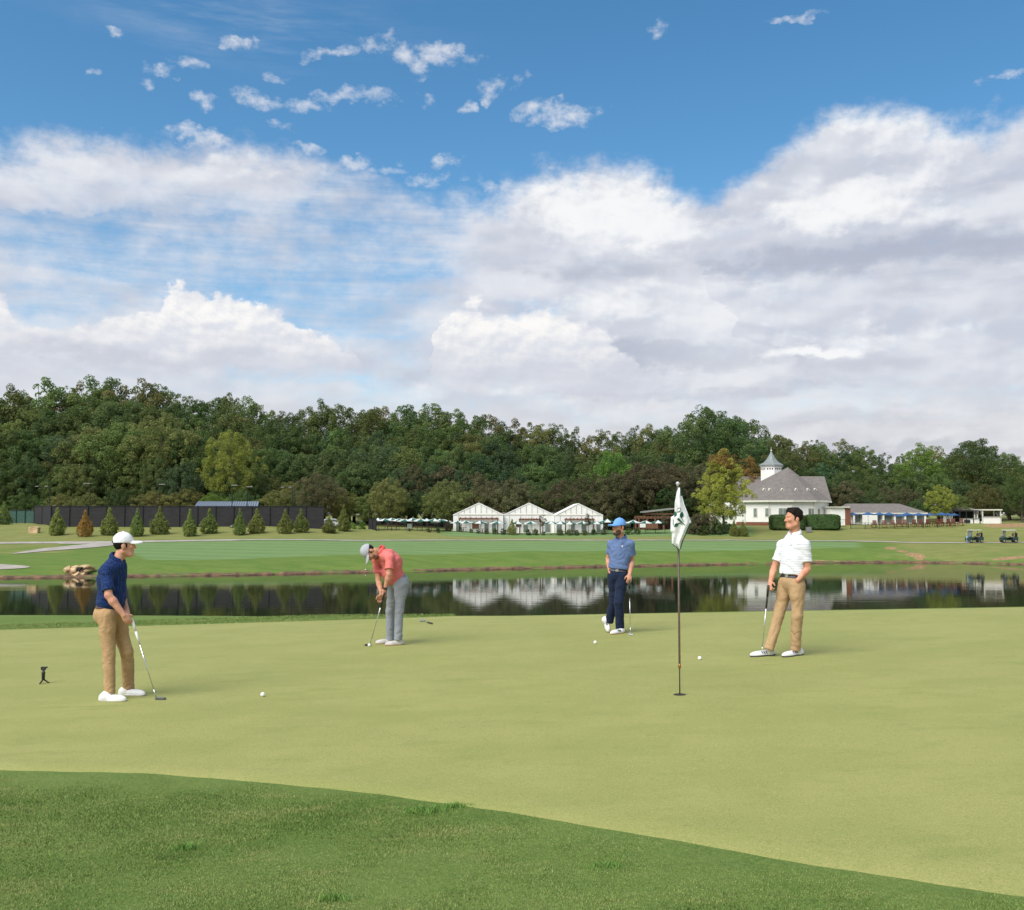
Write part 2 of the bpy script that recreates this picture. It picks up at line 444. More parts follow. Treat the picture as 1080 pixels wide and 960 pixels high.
    for sd in 'RL':
        hp, kn, an = g('hip' + sd), g('knee' + sd), g('ank' + sd)
        hemp = an + nrm(an - kn) * o.get('cuff', .045)
        S.cone(hp, kn, .095 * k, .071, .035); S.cone(kn, hemp, .0705, .0655, .012, cut=True)
        S.cone(hp + Mp[:, 1] * .02, hp + (kn - hp) * .35 + Mp[:, 1] * .02, .080 * k, .075, .03)
        ax = nrm(an - kn); sl, X, Y, Z = S.blk(np.minimum(hemp, kn) - .12, np.maximum(hemp, kn) + .12)
        tt = (X - hemp[0]) * ax[0] + (Y - hemp[1]) * ax[1] + (Z - hemp[2]) * ax[2]      # creases that gather above the shoe and behind the knee
        rr = (X - hemp[0]) * Mp[0, 1] + (Y - hemp[1]) * Mp[1, 1] + (Z - hemp[2]) * Mp[2, 1]
        S.F[sl] += (.0022 * np.exp(-((tt + .07) / .075) ** 2) * np.sin((tt + rr * .9 + .02 * np.sin(rr * 40)) * 110 + o['seed'])).astype(np.float32)
        sl, X, Y, Z = S.blk(kn - .2, kn + .2); tt = (X - kn[0]) * ax[0] + (Y - kn[1]) * ax[1] + (Z - kn[2]) * ax[2]; rr = (X - kn[0]) * Mp[0, 1] + (Y - kn[1]) * Mp[1, 1] + (Z - kn[2]) * Mp[2, 1]
        S.F[sl] += (.0016 * np.exp(-(tt / .08) ** 2 - ((rr + .07) / .09) ** 2) * np.sin((tt - rr * .7) * 95 + o['seed'])).astype(np.float32)
    S.plane(pel + Mp[:, 2] * (o.get('waist', .075)), Mp[:, 2])
    S.folds(.005, (4, 4, 4), o['seed'] + 20, Mp); S.folds(.010, (8, 8, 8), o['seed'] + 40, frame(Mp[:, 1] + Mp[:, 2] * .5, Mp[:, 2]))
    S.obj('trousers', M_['trousers'], root, base)
    # belt
    S = SDF(lo, hi, .005)
    S.ell(pel, (.170 * k, .132 * k, .150), Mp, 0); wz = o.get('waist', .075)
    S.plane(pel + Mp[:, 2] * (wz + .010), Mp[:, 2]); S.plane(pel + Mp[:, 2] * (wz - .030), -Mp[:, 2])
    bt = S.obj('belt', M_['belt'], root, base)
    bp = pel + Mp[:, 2] * (wz - .010) + Mp[:, 1] * .121 * k
    bb = MB().box((0, 0, 0), (.045, .012, .034)).build('buckle', M_['metal'], bt); bb.location = Vector(bp - base); bb.rotation_euler = (0, 0, math.atan2(-Mp[0, 1], Mp[1, 1]) * 1.0)
    # ---------------- shoes
    for sd in 'RL':
        an, toe, heel = g('ank' + sd), g('toe' + sd), g('heel' + sd)
        d = nrm(toe - heel); fu = np.array(o.get('shoeup' + sd, (0, 0, 1)), float); fu = nrm(fu - d * np.dot(fu, d)); L = np.linalg.norm(toe - heel)
        Mf = np.stack([np.cross(d, fu), d, fu], 1)
        S = SDF(*bounds([an, toe, heel], .12), .005); T = SDF(*bounds([an, toe, heel], .12), .005)
        for Q_, top in ((S, 1), (T, 0)):
            i = .0 if top else .004
            Q_.ell(heel + d * L * .5 + fu * .026, (.037 + i, L * .5 + i, .042 + i), Mf, .02)
            Q_.ell(heel + d * L * .70 + fu * .025, (.046 + i, L * .295 + i, .035 + i), Mf, .03)
            Q_.ell(heel + d * L * .20 + fu * .04, (.036 + i, L * .20 + i, .056 + i), Mf, .03)
        S.cone(heel + d * L * .24 + fu * .05, an + (an - g('knee' + sd)) * .0, .042, .045, .03, cut=True)
        S.plane(heel + fu * .012, -fu)
        T.plane(heel + fu * .022, fu); T.plane(heel, -fu)
        sh_ = S.obj('shoe', M_['shoe'], root, base)
        T.obj('sole', M_['sole'], sh_, base)
        lc = MB()
        for q in range(4):
            c = heel + d * L * (.47 + .065 * q) + fu * (.073 - .0085 * q); lc.tube(c - Mf[:, 0] * .022, c + Mf[:, 0] * .022, .0035, .0035, 6)
        lc.build('laces', m_lace, sh_).location = Vector(-base)
        if o.get('stripes'):
            mb = MB()
            for q in range(3):
                c = heel + d * L * (.42 + .085 * q) + fu * .052; s2 = Mf[:, 0] * (1 if np.dot(Mf[:, 0], (0, -1, 0)) > 0 else -1)
                mb.tube(c + s2 * .040 - fu * .014 - d * .012, c + s2 * .034 + fu * .016 + d * .004, .0075, .0065, 6)
            mb.build('stripe_mark', M_['dark'], sh_, loc=None).location = Vector(-base)
    # ---------------- head gear
    if 'cap' in M_:
        S = SDF(hed - .26, hed + .26, .0048)
        cut0 = H(0, -.02, .032); cn = -Hh[:, 2] * 1.0 + Hh[:, 1] * .02
        S.ell(H(0, -.014, .042), (.090, .109, .108), Hh, 0, cuts=[(cut0, cn)])
        S.ell(H(0, -.012, .038), (.079, .099, .098), Hh, 0, 'sub')
        S.ell(H(0, .120, .036), (.078, .075, .011), frame(Hh[:, 1] - Hh[:, 2] * .18, Hh[:, 2]), .02, cuts=[(H(0, .068, 0), -Hh[:, 1])])
        for q in (-1, 1): S.ell(H(q * .045, .112, .030), (.036, .066, .009), frame(Hh[:, 1] - Hh[:, 2] * .18, Hh[:, 2] + q * Hh[:, 0] * .35), .02)
        if o.get('capgap'): S.ell(H(0, -.125, .045), (.035, .03, .030), Hh, .004, 'sub')
        S.cone(H(0, -.014, .148), H(0, -.014, .152), .009, .007, .004)
        c = S.obj('cap', M_['cap'], root, base)
        if 'strap' in M_:
            T = MB(); T.tube(H(-.03, -.118, .04), H(.03, -.118, .04), .008, .008, 8); T.build('strap', M_['strap'], c).location = Vector(-base)
    S = SDF(hed - .2, hed + .2, .0048)
    hs = o.get('hair', 'short')
    if hs == 'short':
        S.ell(H(0, -.016, .034), (.081, .099, .100), Hh, 0, cuts=[(H(0, .02, 0), Hh[:, 1] + Hh[:, 2] * .55), (H(0, 0, -.055), -Hh[:, 2])])
        for q in (-1, 1): S.cone(H(q * .074, .018, .02), H(q * .072, .022, -.018), .008, .005, .008)
    else:
        S.ell(H(0, -.02, .048), (.088, .104, .103), Hh, 0, cuts=[(H(0, .018, .02), Hh[:, 1] * 1 - Hh[:, 2] * .75), (H(0, -.05, -.075), -Hh[:, 2] - Hh[:, 1] * .25)])
        for q in (-1, 1): S.cone(H(q * .078, .012, .03), H(q * .073, .02, -.02), .012, .006, .015)
        for i in range(9):
            a = -.06 + .015 * i; S.cone(H(a, .02, .122 - abs(a) * .35), H(a * 1.02, .066 - abs(a) * .25, .118 + .012 * math.sin(i * 2.1) - abs(a) * .5), .022, .015, .02)
        S.folds(.010, (34, 12, 26), 5, Hh)
        for q in (-1, 1): S.ell(H(q * .085, -.012, -.006), (.016, .022, .030), Hh, .004, 'sub')
    S.obj('hair', M_['hair'], root, base)
    if 'beard' in M_:
        S = SDF(hed - .2, hed + .2, .0045)
        S.ell(H(0, .024, -.035), (.0625, .0735, .0895), Hh, 0); S.cone(H(-.014, .074, -.098), H(.014, .074, -.098), .0258, .0258, .03)
        for q in (-1, 1): S.cone(H(q * .055, -.01, -.065), H(q * .03, .055, -.098), .0212, .0212, .03)
        S.cone(H(-.024, .090, -.046), H(.024, .090, -.046), .0065, .0065, .008)
        S.plane(H(0, .07, -.040), Hh[:, 2] * 1 + Hh[:, 1] * .55); S.plane(H(0, o.get('beardback', .012), 0), -Hh[:, 1])
        S.ell(H(0, .108, -.065), (.021, .024, .010), Hh, .004, 'sub')
        S.obj('beard', M_['beard'], root, base)
    for (pp, sx, sz, mm) in o.get('badges', ()):   # small emblem on the chest, laid on the shirt
        p0 = P(*pp) - Vector(base); d = (Vector((p0 + Vector(base)).to_tuple()) - Vector((0, 0, CAMZ))).normalized()
        ok, loc, nn, _ = shirt.ray_cast(p0 - d * 1.0, d)
        if ok:
            q = nn.to_track_quat('Y', 'Z'); b = MB().box((0, 0, 0), (sx * .45, .004, sz)).box((0, .001, sz * .15), (sx, .004, sz * .4)).build('chest_badge', M_[mm], shirt)
            b.location = loc + nn * .002; b.rotation_euler = q.to_euler()
    return root

def putter(top, foot, toe_dir, label, mats, gl=.27, group=None, name='putter', hosel=.06, headlen=.11):
    top, foot = Vector(top), Vector(foot); o = empty(name, foot, label, 'golf club', group)
    t = top - foot; d = t.normalized()
    MB().path([t, t - d * gl * .5, t - d * gl], [.0145, .0135, .0105], 12).build('grip', mats['grip'], o, True)
    td = Vector(toe_dir).normalized()
    end = -td * .01 + Vector((0, 0, .03)); 
    MB().path([t - d * gl, d * hosel * 1.6 + d * .02, end], [.0068, .0058, .0052], 10).build('shaft', mats['steel'], o, True)
    ang = math.atan2(td.y, td.x)
    h = MB(); c = td * headlen * .38 + Vector((0, 0, .017))
    h.box(c, (headlen, .034, .026), ang); h.box(c + Vector((-td.y, td.x, 0)) * .030 - Vector((0, 0, .004)), (headlen * .55, .03, .016), ang)
    h.build('club_head', mats['head'], o, bevel=.005)
    return o
# ------------------------------------------------------------------ the four golfers and what lies on the green
def cloth(name, col, pat=None, rough=.85, var=.06):
    m, t, b = base_mat(name); tc = t.new('ShaderNodeTexCoord').outputs['Object']
    n = t.noise(tc, 9, 5); c = t.mix(t.smooth(n, .3, .7), rgb([q * (1 - var) for q in col]), rgb([min(1, q * (1 + var)) for q in col]))
    if pat == 'dots':
        v = t.new('ShaderNodeTexVoronoi'); t.l.new(t.mapv(tc, (1, 1, 1)), v.inputs['Vector']); v.inputs['Scale'].default_value = 55; v.inputs['Randomness'].default_value = .2; v.feature = 'F1'
        c = t.mix(t.smooth(v.outputs['Distance'], .30, .20, 0, .5), c, rgb((.12, .16, .30)))
    if pat == 'heather':
        c = t.mix(t.smooth(t.noise(t.mapv(tc, (1, 1, 2.2)), 150, 3), .35, .65), c, rgb([min(1, q * 1.45 + .012) for q in col]))
    if pat == 'stripes':
        s = t.new('ShaderNodeSeparateXYZ'); t.l.new(tc, s.inputs[0])
        w = t.m('ADD', s.outputs[2], t.m('MULTIPLY', t.m('SUBTRACT', t.noise(tc, 4, 2), .5), .014))
        f = t.m('FRACT', t.m('MULTIPLY', w, 1 / .030))
        band = t.m('MULTIPLY', t.smooth(f, .0, .06), t.smooth(f, .34, .28))
        c = t.mix(t.m('MULTIPLY', band, .55), c, rgb((.42, .45, .52)))
    t.l.new(c, b.inputs['Base Color']); b.inputs['Roughness'].default_value = rough; b.inputs['Specular IOR Level'].default_value = .2
    b.inputs['Sheen Weight'].default_value = .04
    bn = t.new('ShaderNodeBump'); bn.inputs['Strength'].default_value = .3 if pat == 'stripes' else .75; bn.inputs['Distance'].default_value = .022
    t.l.new(t.noise(t.mapv(tc, (1, 1, .8), (0, .6, .4)), 11, 4, .55, 1.2), bn.inputs['Height']); t.l.new(bn.outputs[0], b.inputs['Normal'])
    return m
def skin(name, col):
    m, t, b = base_mat(name); tc = t.new('ShaderNodeTexCoord').outputs['Object']
    c = t.mix(t.smooth(t.noise(tc, 14, 4), .3, .7), rgb((col[0] * .82, col[1] * .72, col[2] * .68)), rgb(col))
    t.l.new(c, b.inputs['Base Color']); b.inputs['Roughness'].default_value = .62; b.inputs['Specular IOR Level'].default_value = .3
    b.inputs['Subsurface Weight'].default_value = .12; b.inputs['Subsurface Radius'].default_value = (.012, .004, .002); b.inputs['Subsurface Scale'].default_value = 1.0
    return m
m_eye = mat('eye_dark', (.05, .04, .035), .25)
m_hair = mat('dark_hair', (.012, .009, .007), .7, .3, 60, bump=.6, bscale=120, spec=.12)
m_hairb = mat('brown_stubble', (.13, .07, .045), .7, .3, 80, bump=.4)
m_stub = mat('dark_beard', (.06, .036, .025), .7, .3, 90, bump=.5)
m_steel = mat('club_steel', (.62, .63, .65), .22, .04, 10, metal=.9)
m_black = mat('black_rubber', (.02, .02, .022), .5, .2, 20)
m_white = mat('white_leather', (.70, .70, .69), .45, .04, 18, bump=.15)
m_whgrip = mat('white_grip', (.72, .71, .68), .6, .06, 30)
m_dkmark = mat('dark_mark', (.05, .06, .09), .6)
m_belt_dk = mat('dark_belt', (.02, .02, .03), .5); m_belt_br = mat('brown_belt', (.09, .04, .025), .5)
m_soleW = mat('pale_sole', (.66, .64, .60), .6); m_soleT = mat('gum_sole', (.42, .28, .17), .6); m_soleD = mat('dark_sole', (.08, .08, .09), .6)

def jd(D, d):
    """joints given as photo pixel + depth offset from D"""
    return {k: np.array(P(v[0], v[1], D + v[2])) for k, v in d.items()}
def foot(px, py, tox, toy, sc, ln=.285):
    pass
# ---- golfer in navy, watching
D1 = hit(122, 737).y
J = jd(D1, dict(pelvis=(116, 645, .02), chest=(118, 609, 0), neck=(123.5, 590.5, 0), head=(131, 575.5, .03),
    shR=(112.5, 601, -.16), elR=(114.5, 628, -.25), wrR=(130.5, 649, -.24), shL=(127, 600.5, .17), elL=(127, 627, .22), wrL=(134.5, 647, .02),
    hipR=(112.5, 650, -.08), kneeR=(115, 690, -.10), ankR=(115.5, 729, -.13), hipL=(122, 650, .10), kneeL=(134, 689, .10), ankL=(135.5, 724, .20)))
for s_, hx, tx, dy in (('R', 109.5, 137, -.15), ('L', 130, 156.5, .22)):
    for nm, q, e in (('heel', hx, .0), ('toe', tx, -.07 if s_ == 'R' else -.12)):
        p = P(q, HOR, D1 + dy + e); J[nm + s_] = np.array((p.x, p.y, zplane(p.x, p.y) + .002))
w1 = dict(skin=skin('tan_skin_golfer_navy', (.62, .33, .22)), eye=m_eye, shirt=cloth('navy_dotted_knit', (.006, .024, .100), 'dots'), collar=cloth('navy_knit', (.006, .024, .098)),
    trousers=cloth('khaki_twill', (.42, .27, .135), var=.08), belt=m_belt_br, metal=m_steel, shoe=m_white, sole=m_soleW, dark=m_dkmark, cap=cloth('white_cap_cloth', (.78, .78, .80)), strap=m_belt_dk, hair=m_hair)
b1 = P(122, HOR, D1); b1.z = zplane(b1.x, b1.y)
gtop1 = np.array(P(138, 655.5, D1 - .20))
golfer(J, w1, 'man in a navy polo shirt and white cap standing with his putter', dict(base=b1, fwd=(.93, -.34, 0), hfwd=(.90, .42, -.09), seed=3, sleeve=.84, hem=.045, belly=.02, capgap=True, w=1.04,
    hands=[dict(wrist=J['wrR'], d=gtop1 - J['wrR'] + np.array((.0, 0, -.03)), nrmv=(-.1, .9, -.35), side=(.5, .2, .8), curl=(.65, 1.1, .9)),
           dict(wrist=J['wrL'], d=gtop1 - J['wrL'], nrmv=(-.2, -.7, -.5), side=(.5, 0, .8), curl=(.7, 1.0, .9))]))
f1 = hit(165.5, 738.5)
putter(gtop1 + np.array((.0, .03, .02)), f1, (.95, -.2, 0), 'putter with a white grip under the hand of the golfer in navy', dict(grip=m_whgrip, steel=m_steel, head=mat('grey_putter_head', (.10, .11, .12), .35, metal=.6)), gl=.27)

# ---- golfer in salmon, putting
D2 = hit(412, 680).y
J = jd(D2, dict(pelvis=(420, 612.5, 0), chest=(412, 594, -.10), neck=(402, 582, -.17), head=(390.5, 582.5, -.22),
    shR=(396.5, 589.5, .02), elR=(399, 612, -.12), wrR=(402.5, 627, -.30), shL=(410.5, 587.5, -.32), elL=(410.3, 606, -.40), wrL=(406, 622, -.38),
    hipR=(416, 616, .12), kneeR=(411.5, 645, .12), ankR=(411.5, 672.5, .14), hipL=(423, 616.5, -.10), kneeL=(421, 645, -.13), ankL=(420, 673, -.13)))
for s_, hx, tx, dy in (('R', 416.5, 397.5, .13), ('L', 426.5, 407.5, -.13)):
    for nm, q, e in (('heel', hx, .04), ('toe', tx, -.05)):
        p = P(q, HOR, D2 + dy + e); J[nm + s_] = np.array((p.x, p.y, zplane(p.x, p.y) + .002))
w2 = dict(skin=skin('tan_skin_golfer_salmon', (.52, .27, .17)), eye=m_eye, shirt=cloth('salmon_knit', (.52, .130, .118), 'heather'), collar=cloth('salmon_collar', (.58, .085, .08)),
    trousers=cloth('grey_golf_cloth', (.20, .215, .24), 'heather'), belt=cloth('grey_belt', (.17, .18, .2)), metal=m_steel, shoe=cloth('pale_grey_knit_shoe', (.50, .48, .46)), sole=m_soleT, dark=m_dkmark,
    cap=cloth('light_grey_cap', (.36, .37, .40)), hair=m_hair, beard=m_hairb)
b2 = P(412, HOR, D2); b2.z = zplane(b2.x, b2.y)
hnd = np.array(P(404, 631, D2 - .36)); f2 = hit(390, 681)
sdir = nrm(hnd - np.array(f2))
golfer(J, w2, 'man in a salmon polo shirt and grey trousers bent over his putt', dict(base=b2, fwd=(-.9, -.43, 0), hfwd=(-.10, -.30, -.95), hup=(-.92, -.22, .10), seed=14, hump=((409.5, 587.0, D2 - .12), (415.5, 593, D2 - .07)), hem=.015, belly=.065, hipw=1.1, beardback=.045, waist=.085, slw=1.05, cuff=.035, w=1.06,
    hands=[dict(wrist=J['wrL'], d=-sdir + np.array((-.1, -.1, -.2)), nrmv=(.35, .75, .0), side=(-.9, -.3, 0), curl=(.6, 1.3, 1.0)),
           dict(wrist=J['wrR'], d=-sdir, nrmv=(.25, -.9, 0), side=(-.9, 0, .1), curl=(.6, 1.3, 1.0))],
    badges=[]))
putter(hnd + sdir * .10, f2, (-.55, -.8, 0), 'putter swung behind a ball by the golfer in salmon', dict(grip=m_black, steel=m_steel, head=mat('dark_putter_head', (.05, .05, .055), .4, metal=.5)), gl=.26)
wt = MB().tube(J['wrL'] - nrm(J['wrL'] - J['elL']) * .035, J['wrL'] - nrm(J['wrL'] - J['elL']) * .005, .034, .033, 14).build('watch', m_black, None)
wt.parent = [o for o in bpy.data.objects if o.name == 'person.001'][0]; wt.location = Vector(-np.array(b2))

# ---- golfer in blue, legs crossed
D3 = hit(653, 668).y
J = jd(D3, dict(pelvis=(651.5, 606, 0), chest=(653.8, 583, -.01), neck=(655, 567.5, 0), head=(652.8, 556.3, -.05),
    shR=(645.0, 573.2, .05), elR=(641.5, 590, .12), wrR=(643.3, 603.5, -.02), shL=(664.8, 573.2, -.05), elL=(666.5, 592, .02), wrL=(664, 606, -.14),
    hipR=(646.5, 609, .03), kneeR=(647.5, 634, .06), ankR=(642.8, 653.5, .14), hipL=(656.5, 609, -.03), kneeL=(652.5, 635.5, -.10), ankL=(654, 663, -.02)))
p = P(657.5, HOR, D3 + .0); J['heelL'] = np.array((p.x, p.y, zplane(p.x, p.y) + .002)); p = P(643.5, HOR, D3 - .20); J['toeL'] = np.array((p.x, p.y, zplane(p.x, p.y) + .002))
J['heelR'] = np.array(P(639.8, 650.5, D3 + .20)); p = P(642.5, HOR, D3 + .10); J['toeR'] = np.array((p.x, p.y, zplane(p.x, p.y) + .014))
w3 = dict(skin=skin('tan_skin_golfer_blue', (.56, .29, .19)), eye=m_eye, shirt=cloth('slate_blue_knit', (.085, .130, .255), 'heather'), collar=cloth('slate_blue_collar', (.065, .112, .255)),
    trousers=cloth('navy_twill', (.010, .018, .045), var=.15), belt=mat('dark_woven_belt', (.07, .07, .09), .6, .5, 60), metal=m_steel, shoe=m_white, sole=m_soleT, dark=m_dkmark,
    cap=cloth('sky_blue_cap', (.14, .32, .72)), hair=m_hair, beard=m_stub, white_badge=m_white)
b3 = P(652, HOR, D3); b3.z = zplane(b3.x, b3.y)
gt3 = np.array(P(663.6, 613.5, D3 - .20))
golfer(J, w3, 'bearded man in a blue polo shirt and sky blue cap leaning on his putter', dict(base=b3, fwd=(-.22, -.97, 0), hfwd=(-.80, -.58, -.10), seed=33, hem=.092, stripes=True, sleeve=.66, shoeupR=(-.9, -.5, .2),
    hands=[dict(wrist=J['wrL'], d=(gt3 - J['wrL']) + np.array((0, 0, -.02)), nrmv=(-.25, .35, -.9), side=(-.9, -.2, 0), curl=(.5, .9, .8)),
           dict(wrist=J['wrR'], d=(.25, .0, -1), nrmv=(1, .2, 0), side=(0, -1, 0), curl=(.1, .2, .2))],
    badges=[((656.2, 576.3, D3 - .3), .026, .028, 'white_badge')]))
f3 = hit(665, 670)
putter(gt3 + np.array((0, 0, .015)), f3, (-.2, -.95, 0), 'upright putter held by the bearded golfer in blue', dict(grip=m_black, steel=m_steel, head=mat('silver_putter_head', (.45, .46, .48), .3, metal=.8)), gl=.26)

# ---- golfer in white stripes
D4 = hit(822, 692).y
J = jd(D4, dict(pelvis=(835, 614, 0), chest=(836, 585.5, -.01), neck=(838, 563.5, 0), head=(837, 547.5, -.03),
    shR=(825, 574, .15), elR=(816.5, 599, .18), wrR=(812.5, 614, .03), shL=(849, 573.5, -.14), elL=(852, 600, -.13), wrL=(841.5, 612, -.17),
    hipR=(829, 618, .08), kneeR=(821, 650, .02), ankR=(811.5, 682, -.03), hipL=(841, 618, -.08), kneeL=(840.5, 650, -.11), ankL=(839, 682.5, -.05)))
for s_, hx, tx, dy, e2 in (('R', 815, 789.5, .02, -.06), ('L', 844.5, 823, .0, -.16)):
    for nm, q, e in (('heel', hx, .04), ('toe', tx, e2)):
        p = P(q, HOR, D4 + dy + e); J[nm + s_] = np.array((p.x, p.y, zplane(p.x, p.y) + .002))
w4 = dict(skin=skin('tan_skin_golfer_white', (.60, .31, .20)), eye=m_eye, shirt=cloth('white_striped_knit', (.74, .75, .79), 'stripes', var=.03), collar=cloth('white_collar', (.74, .75, .80)),
    trousers=cloth('khaki_chino', (.40, .265, .14), var=.08), belt=mat('black_belt', (.015, .016, .025), .45), metal=m_steel, shoe=m_white, sole=m_soleD, dark=m_dkmark, hair=m_hair, dark_badge=m_dkmark)
b4 = P(825, HOR, D4); b4.z = zplane(b4.x, b4.y)
gt4 = np.array(P(810.5, 619, D4 - .04)); f4 = hit(803, 692)
golfer(J, w4, 'dark-haired man without a cap, in a white striped polo shirt and khaki trousers', dict(base=b4, fwd=(-.75, -.66, 0), hfwd=(-.98, -.20, 0), seed=51, hem=.092, hair='full', stripes=True,
    hands=[dict(wrist=J['wrR'], d=gt4 - J['wrR'] + np.array((0, -.02, -.03)), nrmv=(.7, .3, -.3), side=(-.6, -.8, 0), curl=(.7, 1.2, .9)),
           dict(wrist=J['wrL'], d=(-.35, .75, -.8), nrmv=(.3, .6, -.4), side=(-.9, -.3, 0), curl=(.1, .2, .2))],
    badges=[((834.3, 575.5, D4 - .4), .012, .022, 'dark_badge')]))
putter(gt4 + np.array((0, 0, .02)), f4, (-.85, -.5, 0), 'putter with a black grip hanging from the hand of the golfer in white', dict(grip=m_black, steel=m_steel, head=mat('pale_putter_head', (.40, .40, .41), .35, metal=.7)), gl=.29)

# ---- balls
def ball(px, py, label):
    p = hit(px, py); m = MB().lathe((0, 0, 0), [(.0235 * math.sin(a), .0235 - .0235 * math.cos(a)) for a in [.05] + [math.pi * i / 12 for i in range(1, 12)] + [math.pi - .05]], 20)
    o = m.build('golf_ball', m_ball, None, True, p + Vector((0, 0, .003))); tag(o, label, 'golf ball', 'golf balls on the green')
m_ball, t_, b_ = base_mat('ball_cover'); b_.inputs['Base Color'].default_value = (.84, .84, .83, 1); b_.inputs['Roughness'].default_value = .3
v_ = t_.new('ShaderNodeTexVoronoi'); v_.inputs['Scale'].default_value = 260; t_.l.new(t_.new('ShaderNodeTexCoord').outputs['Object'], v_.inputs['Vector'])
n_ = t_.new('ShaderNodeBump'); n_.inputs['Strength'].default_value = .5; n_.inputs['Distance'].default_value = .001; t_.l.new(v_.outputs['Distance'], n_.inputs['Height']); t_.l.new(n_.outputs[0], b_.inputs['Normal'])
ball(277, 735.3, 'white golf ball on the green to the right of the golfer in navy')
ball(389.5, 682.3, 'white golf ball at the putter of the golfer in salmon')
ball(627.8, 679.5, 'white golf ball on the green before the golfer in blue')
ball(738, 696.5, 'white golf ball just right of the flagstick')

# ---- spare wedge lying on the green
p = hit(445, 656); q = hit(455, 658.6); o = empty('golf_club', p, 'silver wedge lying on the green behind the golfer in salmon', 'golf club'); d = q - p
hd = MB().prism([(-.06, 0, .01), (.03, .05, .01), (.07, .03, .012), (.05, -.03, .012), (-.03, -.05, .01)], (0, 0, .03)); hd.build('club_head', m_steel, o, bevel=.006)
e = d.normalized() * .62; MB().path([(0.05, 0, .02), tuple(e * .5 + Vector((0, 0, .02))), tuple(e + Vector((0, 0, .018)))], [.006, .007, .007], 8).build('shaft', m_steel, o, True)
MB().path([tuple(e * .55 + Vector((0, 0, .02))), tuple(e * 1.0 + Vector((0, 0, .018)))], [.013, .015], 10).build('grip', m_black, o, True)

# ---- small camera tripod
p = hit(45.5, 721.3); o = empty('mini_tripod', p, 'small black tripod with a clip head standing on the green at the left', 'tripod')
for a in (.3, 2.4, 4.5):
    MB().path([(0, 0, .055), (.035 * math.cos(a), .035 * math.sin(a), .03), (.065 * math.cos(a), .065 * math.sin(a), .006)], [.010, .009, .008], 8).build('leg', m_black, o, True)
MB().lathe((0, 0, .05), [(.016, 0), (.019, .01), (.019, .07), (.022, .075), (.022, .09), (.014, .095), (.014, .115)], 14).build('column', m_black, o, True)
MB().box((0, 0, .175), (.05, .032, .024)).box((.012, 0, .195), (.07, .026, .016)).box((-.02, 0, .188), (.016, .034, .03)).build('clip_head', m_black, o, bevel=.004)

# ---- flagstick, flag and hole
pf = hit(717, 733.2); Df = pf.y; fs = empty('flagstick', pf, 'flagstick with a white green-edged flag bearing a leaf emblem', 'flagstick')
L = lambda px, py, dy=0: P(px, py, Df + dy) - pf
m_pole = mat('bronze_pole', (.085, .056, .034), .4, .2, 20, spec=.5)
ztop = L(717, 513).z
MB().lathe((0, 0, 0), [(.0065, -.01), (.0065, .27), (.010, .28), (.0108, .30), (.0108, ztop)], 14).build('pole', m_pole, fs, True)
MB().lathe((0, 0, .262), [(.010, 0), (.015, .01), (.015, .03), (.011, .045)], 14).build('ferrule', mat('brass', (.35, .17, .06), .35, metal=.6), fs, True)
MB().lathe((0, 0, ztop), [(.012, 0), (.012, .012), (.018, .02), (.02, .03), (.014, .042), (.004, .047)], 14).build('finial', mat('silver_knob', (.6, .6, .6), .3, metal=.5), fs, True)
rows = np.linspace(514.3, 580.3, 90)
lx = np.interp(rows, [514.3, 519, 530, 541, 544, 545.5, 560.5, 562, 573.5, 580.3], [715.6, 713.6, 711.6, 711.2, 710.4, 707.4, 706.9, 708.3, 708.4, 716.0])
rx = np.interp(rows, [514.3, 516, 523, 532, 551.5, 557, 571, 579, 580.3], [718.6, 718.9, 719.3, 721.6, 729.4, 726.6, 720.5, 718.0, 716.6])
def fold(u, v):   # depth offset towards the camera
    return -.03 - .14 * math.sin(min(1, u * 1.05) * 2.6) * (.25 + .75 * math.sin(math.pi * min(1, .12 + v * .8))) + .035 * math.sin(u * 9 + v * 5) * v
def fpt(px, py, off=0):
    a = np.interp(py, rows, lx); b = np.interp(py, rows, rx); u = (px - a) / max(.5, b - a); v = (py - 514.3) / 66
    return L(px, py, fold(u, v) + off)
NU = 26; V = []; Fq = []; mi = []
for i, py in enumerate(rows):
    for j in range(NU): V.append(fpt(lx[i] + (rx[i] - lx[i]) * j / (NU - 1), py))
for i in range(len(rows) - 1):
    for j in range(NU - 1):
        Fq.append((i * NU + j, i * NU + j + 1, (i + 1) * NU + j + 1, (i + 1) * NU + j))
        xl, xr = (rx[i] + rx[i + 1]) / 2 - (lx[i] + (rx[i] - lx[i]) * (j + .5) / (NU - 1)), (lx[i] + (rx[i] - lx[i]) * (j + .5) / (NU - 1)) - lx[i]
        py = (rows[i] + rows[i + 1]) / 2
        edge_ = (py > 551.5 and xl < 1.15) or (py > 573.5 and xr < 1.3) or (py < 523 and xl < 1.7)
        mi.append(1 if edge_ else 0)
m_flag = cloth('white_flag_cloth', (.72, .73, .72), var=.04); m_fgreen = cloth('dark_green_cloth', (.012, .085, .05))
me = np_mesh('flag', V, Fq, True, mi); flag = link('flag', me, [m_flag, m_fgreen], fs); sm = flag.modifiers.new('solidify', 'SOLIDIFY'); sm.thickness = .003; sm.offset = 1
def zp(u, v): return 695 + u / 10.1, 505 + v / 10.1
